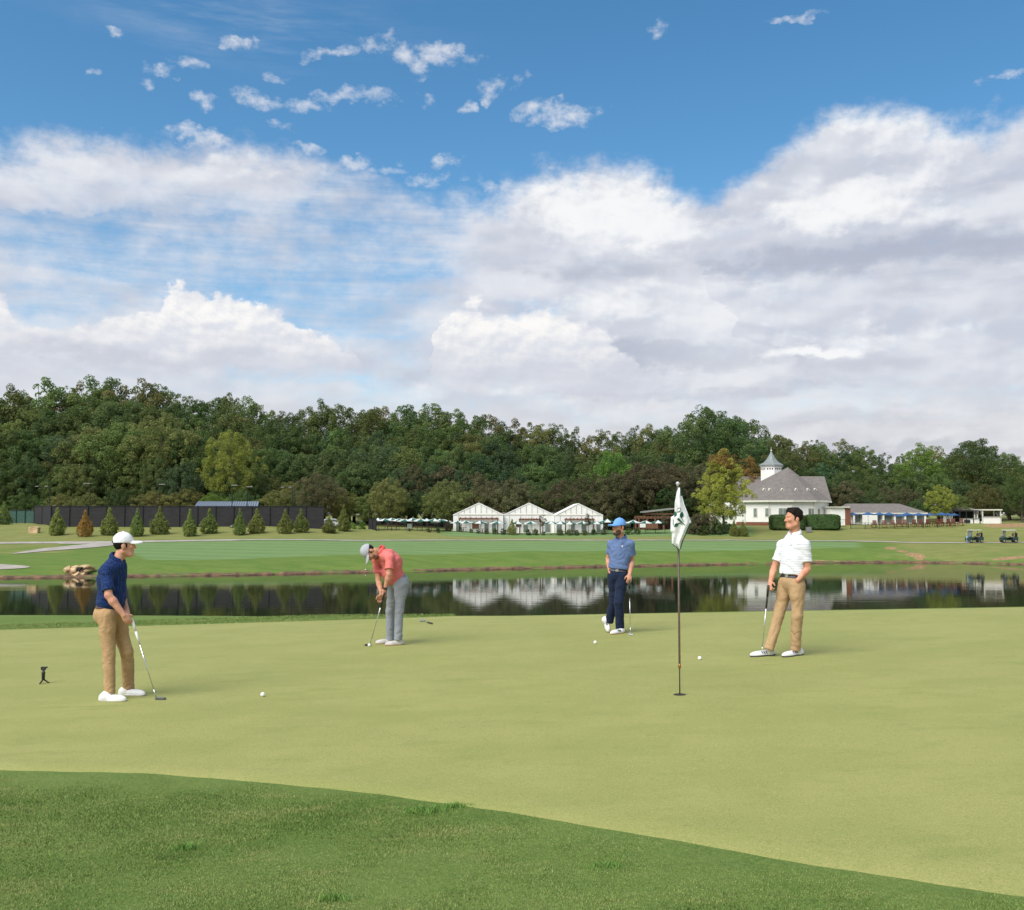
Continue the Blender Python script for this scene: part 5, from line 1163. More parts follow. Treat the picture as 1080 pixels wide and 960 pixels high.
# patio building
D = 178.; o0 = stand(936, D); pb = empty('patio_building', o0, 'long low building with a grey hip roof and white columns behind blue umbrellas', 'building'); q = lambda px, row, dy=0: Vector((colx(px, D), D + dy, P(px, row, D).z)) - o0
e0, e1, k0, k1 = q(893.5, 540.8), q(977.5, 540.8), q(901, 531), q(958.5, 531)
rf = MB(); A_ = [(e0.x, -.5, e0.z), (e1.x, -.5, e0.z), (e1.x, 9, e0.z), (e0.x, 9, e0.z)]; B_ = [(k0.x, 4.3, k0.z), (k1.x, 4.3, k0.z)]
rf.face(A_[0], A_[1], B_[1], B_[0]); rf.face(A_[2], A_[3], B_[0], B_[1]); rf.face(A_[1], A_[2], B_[1]); rf.face(A_[3], A_[0], B_[0]); rf.face(*A_[::-1]); rf.build('roof', m_shingle, pb)
MB().box(((e0.x + e1.x) / 2, -.52, e0.z - .13), (e1.x - e0.x, .1, .24)).build('fascia', m_trim, pb)
MB().box(((e0.x + e1.x) / 2, 4.5, e0.z / 2 - .1), (e1.x - e0.x - 1, 8, e0.z - .2)).build('wall', m_siding, pb)
for px in (900, 911, 921.5, 931, 943, 954, 965, 975): MB().box((q(px, 545).x, -.2, e0.z / 2 - .05), (.3, .3, e0.z - .2)).build('column', m_siding, pb)
for i, (a, c_) in enumerate(((902, 909), (923, 930), (933, 942), (945, 953), (956, 964), (967, 974))):
    f = MB().box(((q(a, 0).x + q(c_, 0).x) / 2, .46, e0.z * .47), (q(c_, 0).x - q(a, 0).x, .1, e0.z * .66)).build('window', m_trim, pb); MB().box(((q(a, 0).x + q(c_, 0).x) / 2, .40, e0.z * .47), (q(c_, 0).x - q(a, 0).x - .25, .04, e0.z * .58)).build('pane', m_glass, f)
wp = MB().box((q(916, 0).x, -.6, .9), (2.6, .25, 1.9)).build('planter_wall', m_siding, pb)
D = 184.; p = stand(1015, D); r = empty('hip_roof_hut', p, 'small building with a grey hip roof behind the dark kiosk', 'building'); zt, ze = P(0, 534, D).z - p.z, P(0, 540.6, D).z - p.z; hw = 15.5 / F * D
rf = MB(); A_ = [(-hw, -3, ze), (hw, -3, ze), (hw, 3, ze), (-hw, 3, ze)]; B_ = [(-hw * .3, 0, zt), (hw * .3, 0, zt)]; rf.face(A_[0], A_[1], B_[1], B_[0]); rf.face(A_[2], A_[3], B_[0], B_[1]); rf.face(A_[1], A_[2], B_[1]); rf.face(A_[3], A_[0], B_[0]); rf.face(*A_[::-1]); rf.build('roof', m_shingle, r); MB().box((0, 0, ze / 2 - .1), (hw * 1.8, 5, ze - .2)).build('wall', m_siding, r)
def kiosk(px0, px1, r0, D, lab, mm, panel, dark):
    p = stand((px0 + px1) / 2, D); zt = P(px0, r0, D).z - p.z; hw = (px1 - px0) / 2 / F * D; r = empty('kiosk', p, lab, 'kiosk')
    MB().box((0, 1.2, zt - .1), (hw * 2 + .2, 2.9, .22)).build('roof', mm, r)
    for x in (-hw + .12, -hw * .33, hw * .33, hw - .12):
        if not dark and abs(x) < hw * .5: continue
        for y in (0, 2.4): MB().box((x, y, zt / 2 - .1), (.17, .17, zt - .22)).build('post', mm, r)
    MB().box((0, -.02, panel / 2), (hw * 2 - .45, .12, panel)).build('counter', m_siding, r); MB().box((0, -.02, panel + .04), (hw * 2 - .2, .4, .07)).build('counter_top', m_bat, r)
    if dark:
        MB().box((0, 2.42, zt * .5), (hw * 2 - .2, .1, zt - .35)).build('back_wall', m_dkopen, r)
        MB().box((-hw * .3, -.16, panel * .45), (hw * .55, .14, panel * .6)).build('grill', m_blackm, r)
    else: MB().box((hw * .1, 2.42, zt * .4), (hw * 1.6, .08, zt * .5)).build('back_wall', m_dkopen, r)
kiosk(1011.5, 1034, 538.3, 171.5, 'dark open kiosk with a white counter left of the white bar frame', m_blackpost, .8, True)
kiosk(1035.5, 1056, 537.2, 170.5, 'white framed open bar with a white front panel', m_trim, 1.15, False)
# umbrellas
m_uw = mat('white_canvas', (.62, .63, .60), .8, .05, 4); m_ug = mat('green_canvas', (.012, .105, .075), .8, .1, 4); m_ub = mat('blue_canvas', (.03, .09, .22), .8, .12, 4)
def umb_proto(mats, w_):
    r = empty('patio_umbrella', (0, 0, 0)); m = MB()
    for k in range(8):
        a, c_ = 2 * math.pi * k / 8, 2 * math.pi * (k + 1) / 8; m.mi = k % 2
        p0, p1 = Vector((math.cos(a), math.sin(a), 0)), Vector((math.cos(c_), math.sin(c_), 0)); top = Vector((0, 0, .48))
        for (u, v) in ((0, .5), (.5, 1)):
            A, B, C_, Dd = top.lerp(p0, u), top.lerp(p1, u), top.lerp(p1, v), top.lerp(p0, v)
            sag = Vector((0, 0, -.05)); 
            if u == 0: m.face(A, Dd + sag, C_ + sag)
            else: m.face(A + sag, Dd, C_, B + sag)
        m.face(p0, p0 + Vector((0, 0, -.13)), p1 + Vector((0, 0, -.13)), p1)
    for i, v in enumerate(m.v): m.v[i] = (v[0] * w_, v[1] * w_, 2.05 + v[2])
    cn = m.build('canopy', mats, r); sd = cn.modifiers.new('thickness', 'SOLIDIFY'); sd.thickness = .02
    MB().tube((0, 0, 0), (0, 0, 2.60), .03, .03, 8).build('pole', m_bat, r); MB().lathe((0, 0, 0), [(.28, 0), (.28, .08), (.06, .12)], 12).build('base', m_blackpost, r)
    return r
UG = umb_proto([m_uw, m_ug], 1.38); UB = umb_proto([m_ub, m_ub], 1.15)
first = {id(UG): True, id(UB): True}
def umbrella(pr, px, D, zrow_, lab, grp, sc=1.0):
    o = pr if first[id(pr)] else copy_tree(pr); first[id(pr)] = False
    p = stand(px, D); o.location = p; zt = P(px, zrow_, D).z - p.z; o.scale = (sc, sc, zt / 2.53); o.rotation_euler = (0, 0, random.uniform(0, 6)); tag(o, lab, 'umbrella', grp)
ordn = ['first', 'second', 'third', 'fourth', 'fifth', 'sixth', 'seventh', 'eighth', 'ninth', 'tenth', 'eleventh', 'twelfth', 'thirteenth', 'fourteenth']
for i, (px, D, zr) in enumerate(((399, 163, 546.3), (406, 161, 546.8), (413, 165, 546.2), (421, 162, 546.8), (427.5, 160, 547.3), (435, 164, 546.3), (444, 161, 547), (450, 165, 546.8), (458, 161, 546.8), (464, 163, 547.2), (468, 166, 547.6))):
    umbrella(UG, px, D, zr, 'green and white umbrella on the left patio, %s from its left end' % ordn[i], 'green and white umbrellas', 1.0)
for i, (px, zr, wh) in enumerate(((483, 549.2, 'at the left corner of the first pavilion'), (491.5, 549, 'left of the brown door of the first pavilion'), (506.5, 549.2, 'right of the brown door of the first pavilion'), (525, 549.4, 'at the right corner of the first pavilion'), (545.5, 549.6, 'at the left of the middle pavilion'), (560, 549.4, 'below the peak of the middle pavilion'), (581, 549.4, 'at the right end of the middle pavilion'), (591.5, 549.5, 'at the left end of the third pavilion'), (600.5, 549.8, 'below the left beam end of the third pavilion'), (614.5, 549.6, 'below the right slope of the third pavilion'), (629.5, 549.6, 'at the right corner of the third pavilion'), (640.5, 547.3, 'just left of the golfer in blue'), (668, 548.4, 'just right of the golfer in blue'), (681, 549, 'at the left end of the brown pergola'), (694, 548.6, 'before the middle of the brown pergola'))):
    umbrella(UG, px, 162.5, zr, 'green and white umbrella %s' % wh, 'green and white umbrellas', .95)
for i, (px, D, zr, sc) in enumerate(((899, 174, 540.4, 1.0), (915.5, 173, 540, 1.0), (927.5, 174, 540.3, 1.0), (937.5, 173, 540.5, 1.05), (949.5, 171.5, 542.2, 1.05), (956.5, 174, 540.6, 1.1), (969, 172, 541, 1.25), (980.5, 173.5, 541.3, 1.0), (993, 172, 540.6, 1.15), (1000, 174.5, 541, 1.0), (1006.5, 173, 541.4, .9))):
    umbrella(UB, px, D, zr, 'blue umbrella on the right patio, %s from its left end' % ordn[i], 'blue umbrellas of the right patio', sc)
# armchairs on the right patio and tables on the left
m_chair = mat('red_brown_wood', (.155, .055, .030), .6, .2, 5)
ch = empty('patio_chair', (0, 0, 0)); MB().box((0, 0, .42), (.62, .6, .07)).build('seat', m_chair, ch); bk = MB()
for i in range(5): bk.box((-.24 + .12 * i, -.30, .78), (.095, .04, .68))
bk.build('backrest', m_chair, ch)
for s in (-1, 1):
    MB().box((s * .34, 0, .62), (.10, .66, .04)).build('armrest', m_chair, ch)
    for y in (-.27, .27): MB().box((s * .33, y, .30), (.06, .07, .60)).build('leg', m_chair, ch)
for i, px in enumerate((921.5, 932.3, 941, 948, 953.7, 963, 970, 977, 986.5, 991.5, 998.5, 1004.3, 1013)):
    o = ch if i == 0 else copy_tree(ch); o.location = stand(px, 168.5); o.scale = (1.12,) * 3; o.rotation_euler = (0, 0, random.uniform(-.35, .35)); tag(o, 'red-brown patio armchair, %s from the left in the row under the blue umbrellas' % ordn[i], 'chair', 'red-brown patio chairs')
tb = empty('patio_table', (0, 0, 0)); MB().lathe((0, 0, .7), [(.48, 0), (.5, .02), (.48, .045)], 14).build('table_top', m_brown, tb); MB().tube((0, 0, .02), (0, 0, .71), .05, .05, 8).build('leg', m_blackpost, tb); MB().lathe((0, 0, 0), [(.28, 0), (.28, .03), (.06, .06)], 12).build('foot', m_blackpost, tb)
for i, (px, D, wh) in enumerate(((409, 160, 'under the second left patio umbrella'), (418, 160, 'brown, at the left of the left patio sign'), (440, 160, 'just right of the left patio sign'), (455, 160, 'near the right end of the left patio'), (489, 162, 'left of the brown pavilion door'), (509, 162, 'right of the brown pavilion door'), (562, 162, 'before the middle pavilion'), (604, 162, 'before the third pavilion'), (691, 163, 'before the brown pergola'))):
    o = tb if i == 0 else copy_tree(tb); o.location = stand(px, D); tag(o, 'round patio table %s' % wh, 'table', 'round patio tables')
# ------------------------------------------------------------------ courts: fence, shelter, lights
def fence(px0, D0, px1, D1, rt, n, label, name='court_fence', panel=m_blackm, post=m_blackpost, back=None):
    a, c_ = stand(px0, D0), stand(px1, D1); r = empty(name, a, label, 'fence'); zt = P(px0, rt, D0).z; h = lambda p: zt - p.z
    for i in range(n):
        u, v = a.lerp(c_, i / n), a.lerp(c_, (i + 1) / n); u.z = gz1(u.x, u.y); v.z = gz1(v.x, v.y); d = (v - u); d.z = 0; nn = Vector((-d.y, d.x, 0)).normalized() * .02
        MB().prism([u - a + Vector((0, 0, .05)), v - a + Vector((0, 0, .05)), Vector((v.x, v.y, zt)) - a, Vector((u.x, u.y, zt)) - a], nn).build('windscreen', panel, r)
    for i in range(n + 1):
        u = a.lerp(c_, i / n); u.z = gz1(u.x, u.y); f = u - a; MB().tube(f - Vector((0, .06, 0)), Vector((f.x, f.y - .06, zt - a.z + .12)), .055, .055, 8).build('post', post, r)
    MB().tube(Vector((0, -.06, zt - a.z + .05)), Vector((c_.x - a.x, c_.y - a.y - .06, zt - a.z + .05)), .035, .035, 6).build('top_rail', post, r)
    return r
m_wind, t, b = base_mat('charcoal_windscreen'); tc = t.new('ShaderNodeTexCoord').outputs['Object']
c = t.mix(t.smooth(t.noise(t.mapv(tc, (1, 1, 4)), .8, 5, .6), .3, .7), rgb((.010, .0095, .011)), rgb((.022, .020, .022))); t.l.new(c, b.inputs['Base Color']); b.inputs['Roughness'].default_value = .75
fence(54, 153.5, 341.5, 156, 534.2, 15, 'long black mesh court fence behind the row of conifers', panel=m_wind)
fence(36, 166, 53.7, 153.6, 534.4, 2, 'short dark side of the court fence at its left corner')
fence(-20, 168, 36, 166.3, 538.5, 6, 'low green windscreen fence left of the black one', panel=mat('green_windscreen', (.035, .085, .065), .8, .2, 3))
fence(389, 160, 397, 157.5, 547.5, 2, 'black railing at the left end of the left patio'); 
def railing(px0, px1, D, h, lab):
    a, c_ = stand(px0, D), stand(px1, D); r = empty('railing', a, lab, 'railing'); L_ = c_.x - a.x; m = MB()
    for z in (.12, h): m.box((L_ / 2, 0, z), (L_, .045, .045))
    n = int(L_ / .22)
    for i in range(n): m.box((L_ * (i + .5) / n, 0, h / 2 + .06), (.022, .022, h - .12))
    m.build('bars', m_blackpost, r)
    for i in range(int(L_ / 2.4) + 1): MB().box((min(L_, i * 2.4), 0, h / 2 + .03), (.07, .07, h + .1)).build('post', m_blackpost, r)
railing(397, 474, 157.5, 1.15, 'black railing along the front of the left patio')
railing(881, 892, 169.5, 1.3, 'black railing before the brick pier'); railing(897, 1010, 167.2, 1.0, 'black railing along the front of the right patio')
p0, p1 = stand(207, 165), stand(274.5, 165); sh = empty('court_shelter', (p0 + p1) / 2, 'open shelter with a sloping blue-grey standing seam roof behind the fence', 'shelter'); L_ = p1.x - p0.x; zb, zt = P(0, 537.3, 163).z - sh.location.z, P(0, 529.5, 167).z - sh.location.z
MB().prism([(-L_ / 2, -2, zb), (L_ / 2, -2, zb), (L_ / 2 - .8, 2.2, zt), (-L_ / 2 - .4, 2.2, zt)], (0, 0, .09)).build('roof', m_metalroof, sh)
sm_ = MB(); n = 26
for i in range(n + 1):
    u = i / n; a = Vector((-L_ / 2 + L_ * u, -2, zb + .12)); c_ = Vector((-L_ / 2 - .4 + (L_ - .4) * u, 2.2, zt + .12)); sm_.tube(a, c_, .045, .045, 4)
sm_.build('roof_seams', mat('dark_seam', (.05, .06, .08), .5), sh)
for i in range(6):
    for y, z in ((-1.8, zb), (2, zt)): MB().box((-L_ / 2 + .3 + (L_ - 1) * i / 5, y, z / 2 - .05), (.14, .14, z - .05)).build('post', m_blackpost, sh)
def lamp(px, D, rt, lab, arm):
    p = stand(px, D); h = P(px, rt, D).z - p.z; r = empty('floodlight', p, lab, 'floodlight', 'court floodlights'); MB().tube((0, 0, 0), (0, 0, h), .085, .06, 10).build('pole', m_blackpost, r)
    MB().box((arm / 2, 0, h), (abs(arm), .07, .07)).build('arm', m_blackpost, r)
    for x in (arm, arm * .25): MB().box((x, -.05, h + .07), (.5, .3, .12)).build('lamp_head', m_bat, r, bevel=.02)
for px, rt, arm, wh in ((94.5, 510.5, -.8, 'left floodlight, over the rusty conifer'), (244.5, 512.5, .6, 'floodlight on the left half of the metal shelter'), (260.5, 514, .6, 'floodlight over the right half of the metal shelter'), (308.5, 514.5, -1.6, 'right floodlight with a long arm near the end of the black fence'), (52, 513.5, -2.0, 'floodlight with a long arm at the left corner of the black fence'), (168, 511.5, .6, 'floodlight between the white cap and the metal shelter')):
    lamp(px, 157.5, rt, 'black ' + wh, arm)
p = stand(244.5, 154); r = empty('speaker_box', p, 'small dark cabinet at the foot of the fence below the shelter roof', 'cabinet'); MB().box((0, 0, .7), (.5, .3, 1.3)).build('body', m_blackm, r, bevel=.02); MB().box((0, -.17, .25), (.3, .03, .3)).build('plate', m_bat, r)
# ------------------------------------------------------------------ hedges, rocks, car, carts
def hedge(px0, px1, r0, D, lab):
    p = stand((px0 + px1) / 2, D); z_ = P(px0, r0, D).z - p.z; hw = (px1 - px0) / 2 / F * D; r = empty('hedge', p, lab, 'hedge', 'clipped hedges before the clubhouse')
    rng = np.random.default_rng(int(px0)); n = 11000; u = rng.uniform(-1, 1, (n, 3)); k = rng.integers(0, 5, n)
    s_ = np.array([hw, 1.15, z_ / 2]); q = u.copy(); q[k == 0, 1] = -1; q[k == 1, 0] = -1; q[k == 2, 0] = 1; q[k >= 3, 2] = 1
    e = np.abs(q); f = (e ** 6).sum(1) ** (1 / 6); q = q / f[:, None] * (1 + rng.normal(0, .022, n))[:, None]
    N = np.sign(q) * np.abs(q) ** 5 + rng.normal(0, .35, (n, 3)) + np.array([0, 0, .2]); N /= np.linalg.norm(N, axis=1)[:, None]
    me = leaves_mesh('hedge_leaves', q * s_ + np.array([0, 0, z_ / 2]), N, .13, rng, .5 + .5 * np.sin(q[:, 0] * 7 + q[:, 2] * 3) * rng.uniform(0, 1, n)); link('foliage', me, LM['hedge'], r)
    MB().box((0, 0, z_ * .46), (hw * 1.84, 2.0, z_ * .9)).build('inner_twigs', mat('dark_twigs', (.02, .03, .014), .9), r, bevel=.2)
hedge(812.5, 848, 543.2, 166, 'clipped hedge behind the head of the golfer in white')
hedge(849.5, 884.5, 543, 166.5, 'clipped hedge right of the head of the golfer in white')
p = stand(852.5, 163); r = empty('utility_box', p, 'small grey utility box in front of the right hedge', 'utility box'); MB().box((0, 0, .45), (.85, .6, .9)).build('cabinet', mat('grey_box', (.16, .16, .15), .6), r, bevel=.03); MB().box((0, -.31, .5), (.6, .02, .6)).build('door', mat('grey_box_door', (.19, .19, .18), .6), r)
m_rock = mat('tan_sandstone', (.50, .36, .20), .9, .35, 1.6, bump=.8, bscale=4); 
def rock(mbd, c_, s, seed):
    import bmesh
    bm = bmesh.new(); bmesh.ops.create_icosphere(bm, subdivisions=3, radius=1); rg = random.Random(seed); pl = [(Vector((rg.gauss(0, 1), rg.gauss(0, 1), rg.gauss(0, 1))).normalized(), rg.uniform(.45, .8)) for _ in range(16)]
    for v in bm.verts:
        for n_, d in pl:
            k = v.co.dot(n_)
            if k > d: v.co -= n_ * (k - d)
        v.co = Vector((v.co.x * s[0], v.co.y * s[1], v.co.z * s[2])) + Vector(c_)
    n0 = len(mbd.v); mbd.v += [tuple(v.co) for v in bm.verts]; mbd.f += [tuple(n0 + v.index for v in f.verts) for f in bm.faces]; mbd.m += [0] * len(bm.faces); bm.free()
D = rowD(82, 606.5, 100, 112); p = stand(82, D); p.z = ZW - .1; r = empty('rock_outcrop', p, 'tan rock outfall with a dark culvert opening at the far water edge', 'rock'); q = lambda px, row: P(px, row, D) - p
rm = MB()
for i, (px, row, sx, sz) in enumerate(((72, 601, .6, .45), (77, 604, .8, .55), (82, 606.5, .75, .5), (77, 599.5, .7, .35), (84, 598.2, .8, .3), (91, 598.2, .75, .33), (95, 600, .42, .3), (88, 606, .6, .4), (92, 602.5, .5, .28), (70, 599.5, .45, .25), (81, 602, .55, .5), (86, 602.8, .55, .36))):
    c_ = q(px, row); rock(rm, (c_.x, .25 * math.sin(i * 2.3) + (row < 601) * .6, c_.z), (sx, .7, sz), i)
rm.build('boulders', m_rock, r)
c_ = q(83.5, 600.3); MB().prism([(c_.x - .55, -.62, c_.z - .2), (c_.x + .25, -.62, c_.z - .12), (c_.x + .5, -.62, c_.z + .22), (c_.x - .05, -.62, c_.z + .2)], (0, .5, 0)).build('culvert_opening', m_dkopen, r)
p = stand(36.5, 147); r = MB(); r.prism([(-.7, -.4, -.1), (.66, -.42, -.1), (.72, -.38, .8), (.2, -.4, .93), (-.66, -.4, .86)], (.02, .85, .03)); tag(r.build('stone_block', m_rock, None, False, p, .06), 'tan stone block on the grass by the left conifers', 'stone')
D = rowD(386.5, 604.5, 108, 120); p = stand(386.7, D); p.z = ZW; r = MB(); rock(r, (0, -.5, .22), (.10, .10, .24), 51); tag(r.build('marker_stone', m_siding, None, False, p), 'small white marker stone at the far water edge behind the golfer in salmon', 'marker')
def wheel(parent, x, y, rad, w_=.18):
    o = MB().lathe((0, 0, 0), [(rad * .6, -w_ / 2), (rad, -w_ / 2 + .03), (rad, w_ / 2 - .03), (rad * .6, w_ / 2)], 18).build('wheel', m_blackm, parent, True); o.location = (x, y, rad); o.rotation_euler = (R(90), 0, 0)
    MB().lathe((0, 0, 0), [(rad * .55, -w_ / 2 - .01), (rad * .58, 0), (rad * .55, w_ / 2 + .01)], 14).build('rim', m_bat, o); return o
p = stand(347, 158.5); car = empty('parked_car', p, 'white car parked beyond the end of the black fence', 'car', rz=.25); m_cpaint = mat('white_paint', (.72, .73, .74), .25, .02, 2)
body = [(-2.1, .35), (-2.15, .75), (-1.9, .95), (-1.1, 1.02), (-.6, 1.45), (.9, 1.5), (1.75, 1.05), (2.1, .95), (2.15, .5), (2.0, .35)]
MB().prism([(x, -.82, z) for x, z in body], (0, 1.64, 0)).build('body', m_cpaint, car, bevel=.06)
MB().prism([(x, -.835, z) for x, z in ((-.98, 1.05), (-.55, 1.38), (.82, 1.42), (1.5, 1.08))], (0, 1.67, 0)).build('window', m_glass, car)
for x in (-1.35, 1.3):
    for y in (-.74, .74): wheel(car, x, y, .33)
for y in (-.6, .6): MB().box((-2.12, y, .72), (.08, .3, .14)).build('headlight', m_glass, car)
# golf carts
m_cart = mat('dark_green_paint', (.022, .048, .040), .3, .1, 4); m_cseat = mat('beige_vinyl', (.20, .17, .13), .6)
ct = empty('golf_cart', (0, 0, 0))
prof = [(-1.18, .30), (-1.22, .78), (-1.0, .86), (-.48, .80), (-.40, .36), (.30, .34), (.42, .78), (.78, .90), (1.12, .72), (1.2, .42), (1.1, .30)]
MB().prism([(x, -.56, z) for x, z in prof], (0, 1.12, 0)).build('body', m_cart, ct, bevel=.04)
rf = MB().box((-.05, 0, 1.84), (1.75, 1.16, .07)).build('roof', m_cpaint, ct, bevel=.03)
for x0, x1, y in ((.72, .55, -.5), (.72, .55, .5), (-.92, -.82, -.5), (-.92, -.82, .5)): MB().tube((x0, y, .82), (x1, y, 1.82), .025, .025, 8).build('pillar', m_blackpost, ct)
MB().box((-.42, 0, .84), (.5, 1.02, .13)).build('seat', m_cseat, ct, bevel=.03); MB().box((-.70, 0, 1.12), (.13, 1.0, .42)).build('backrest', m_cseat, ct, bevel=.03)
MB().prism([(.70, -.48, .9), (.70, .48, .9), (.58, .48, 1.75), (.58, -.48, 1.75)], (.012, 0, 0)).build('windscreen', mat('cart_screen', (.16, .19, .2), .1, .1, 2, spec=.8), ct)
MB().path([(.5, -.25, .8), (.28, -.25, 1.05)], .02, 6).lathe((.26, -.25, 1.06), [(.16, 0), (.18, .012), (.16, .024)], 14).build('steering_wheel', m_blackpost, ct)
for x in (-.82, .82):
    for y in (-.52, .52): wheel(ct, x, y, .24, .17)
bag = MB().lathe((-1.05, -.22, .75), [(.13, 0), (.14, .02), (.14, .62), (.15, .68)], 12).lathe((-1.05, .22, .75), [(.13, 0), (.14, .02), (.14, .62), (.15, .68)], 12).build('bag_well', m_blackm, ct)
ct.location = stand(1026.8, 150.6) + Vector((0, 0, .06)); ct.rotation_euler = (0, 0, R(180) + .1); tag(ct, 'left of the two golf carts on the path, below the dark kiosk', 'golf cart', 'golf carts on the path')
c2 = copy_tree(ct); c2.location = stand(1063, 150.6) + Vector((0, 0, .06)); c2.rotation_euler = (0, 0, R(180) - .12); tag(c2, 'right of the two golf carts on the path, below the white bar', 'golf cart', 'golf carts on the path')
for px, D, lab, c_ in ((1019.5, 150.6, 'pale blue golf bag on the front of the left golf cart', (.20, .30, .38)), (1057, 150.6, 'black golf bag on the front of the right golf cart', (.03, .03, .03))):
    p = stand(px, D) + Vector((0, 0, .06)); r = empty('golf_bag', p, lab, 'golf bag'); mm = mat('bag_cloth', c_, .7); MB().lathe((0, 0, 0), [(.15, 0), (.17, .03), (.16, .5), (.18, .9), (.16, .93)], 14).build('bag_body', mm, r, True)
    MB().path([(.03, 0, .9), (.08, .02, 1.15)], .015, 6).path([(-.04, .03, .9), (-.07, .03, 1.2)], .015, 6).lathe((-.07, .03, 1.17), [(.03, 0), (.05, .05), (.03, .1)], 8).build('club_tops', m_steel, r)
# ------------------------------------------------------------------ sky and sun
SUN_EL, SUN_AZ = 50.0, 222.0     # degrees; azimuth clockwise from the view direction (behind and to the left)
w = bpy.data.worlds.new('World'); scn.world = w; w.use_nodes = True; t = NT(w.node_tree); t.n.clear()
out = t.new('ShaderNodeOutputWorld'); bg = t.new('ShaderNodeBackground'); t.l.new(bg.outputs[0], out.inputs[0])
sky = t.new('ShaderNodeTexSky', sky_type='NISHITA'); sky.sun_disc = False; sky.sun_elevation = R(SUN_EL); sky.sun_rotation = R(SUN_AZ); sky.altitude = 200; sky.air_density = 1.0; sky.dust_density = .5; sky.ozone_density = 2.0
tc = t.new('ShaderNodeTexCoord').outputs['Generated']; s = t.new('ShaderNodeSeparateXYZ'); t.l.new(tc, s.inputs[0]); dx, dy, dz = s.outputs
A0 = t.m('MULTIPLY', t.m('ARCTAN2', dx, dy), 57.2958); E0 = t.m('MULTIPLY', t.m('ARCSINE', dz), 57.2958)   # azimuth and elevation in degrees
def vec(x, y, z=0.0):
    c = t.new('ShaderNodeCombineXYZ'); t.put(c.inputs[0], x); t.put(c.inputs[1], y); t.put(c.inputs[2], z); return c.outputs[0]
def AE(px, py):
    a = math.degrees(math.atan2(px - CX, F)); return a, math.degrees(math.atan((HOR - py) / F * math.cos(math.radians(a))))
cv = vec(t.m('MULTIPLY', A0, .1), t.m('MULTIPLY', E0, .14), 0)
def nz(scale, detail, rough=.55, off=(0, 0, 0), st=(1, 1, 1), dist=0.0): return t.m('SUBTRACT', t.noise(t.mapv(cv, st, loc=off), scale, detail, rough, dist), .5)
# turbulence bends every outline
wx = t.m('ADD', t.m('MULTIPLY', nz(1.3, 3, .55, (9, 2, 0)), 7.0), t.m('MULTIPLY', nz(9, 6, .6, (4, 8, 0)), 1.3))
wy = t.m('ADD', t.m('MULTIPLY', nz(1.6, 3, .55, (1, 6, 3)), 3.2), t.m('MULTIPLY', nz(9, 6, .6, (2, 3, 5)), 1.3))
A = t.m('ADD', A0, wx); E = t.m('ADD', E0, wy)
def curve(pts, lo=-40., hi=40.):
    n = t.new('ShaderNodeFloatCurve'); c = n.mapping.curves[0]
    q = [((AE(px, py)[0] - lo) / (hi - lo), AE(px, py)[1] / 40) for px, py in pts]; q = [(0, q[0][1])] + q + [(1, q[-1][1])]
    c.points[0].location = q[0]; c.points[1].location = q[-1]
    for a in q[1:-1]: c.points.new(*a)
    n.mapping.update(); t.l.new(t.m('DIVIDE', t.m('SUBTRACT', A, lo), hi - lo), n.inputs['Value'])
    return t.m('MULTIPLY', n.outputs[0], 40)
def blob(px, py, rx, ry):
    a, e = AE(px, py); k = math.degrees(1 / F)
    q = t.m('ADD', t.m('POWER', t.m('ABSOLUTE', t.m('DIVIDE', t.m('SUBTRACT', A, a), rx * k)), 2.0), t.m('POWER', t.m('ABSOLUTE', t.m('DIVIDE', t.m('SUBTRACT', E, e), ry * k)), 2.0))
    return t.m('EXPONENT', t.m('MULTIPLY', q, -1.0))
def blobs(L, op='ADD'):
    o = None
    for *q, wt in L:
        b_ = t.m('MULTIPLY', blob(*q), wt); o = b_ if o is None else t.m(op, o, b_)
    return o
nA = nz(2.4, 8, .56); nAL = nz(2.4, 8, .56, (.05, -.085, 0))
nB = nz(7.5, 8, .6, (3, 7, 1)); nBL = nz(7.5, 8, .6, (3.018, 6.97, 1))
nS = nz(2.2, 7, .6, (5, 1, 2), (.45, 2.4, 1))
def add(*a):
    o = a[0]
    for b_ in a[1:]: o = t.m('ADD', o, b_)
    return o
mul = lambda a, b_: t.m('MULTIPLY', a, b_)
rS = t.m('SUBTRACT', nz(2.0, 3, .5, (0, 0, 0), (.8, 1.25, 1), .3), nz(2.0, 3, .5, (.06, -.12, 0), (.8, 1.25, 1), .3))
rB = t.m('SUBTRACT', nz(6, 4, .55, (3, 7, 1)), nz(6, 4, .55, (3.02, 6.96, 1)))
rel = add(mul(rS, 2.6), mul(rB, .55)); relp = add(mul(rS, 1.6), mul(rB, 1.9))       # lit flank of the billows
# the great veil and bank
top1 = curve([(-200, 148), (0, 140), (120, 140), (270, 146), (330, 158), (380, 172), (430, 200), (480, 205), (520, 196), (560, 176), (640, 158), (690, 172), (745, 194), (800, 168), (840, 134), (890, 98), (950, 100), (1010, 116), (1080, 110), (1250, 116)])
m1 = t.smooth(add(t.m('SUBTRACT', top1, E), mul(nB, 2.0), mul(nA, 1.2)), -.45, 1.5)
thin = blobs(((110, 258, 230, 26, .62), (280, 292, 120, 46, .66), (400, 262, 80, 24, .38), (385, 206, 60, 26, .80), (60, 225, 70, 9, .5), (440, 228, 46, 26, .36), (350, 330, 60, 30, .42), (420, 350, 40, 40, .36), (560, 318, 26, 10, .4), (130, 238, 190, 9, .35), (30, 320, 60, 24, .45), (180, 205, 120, 14, .2), (620, 428, 560, 14, .14), (330, 408, 140, 10, .3)))
thin = t.m('MINIMUM', thin, .39)
nS2 = nz(3.4, 7, .6, (7, 4, 6), (.30, 3.6, 1))
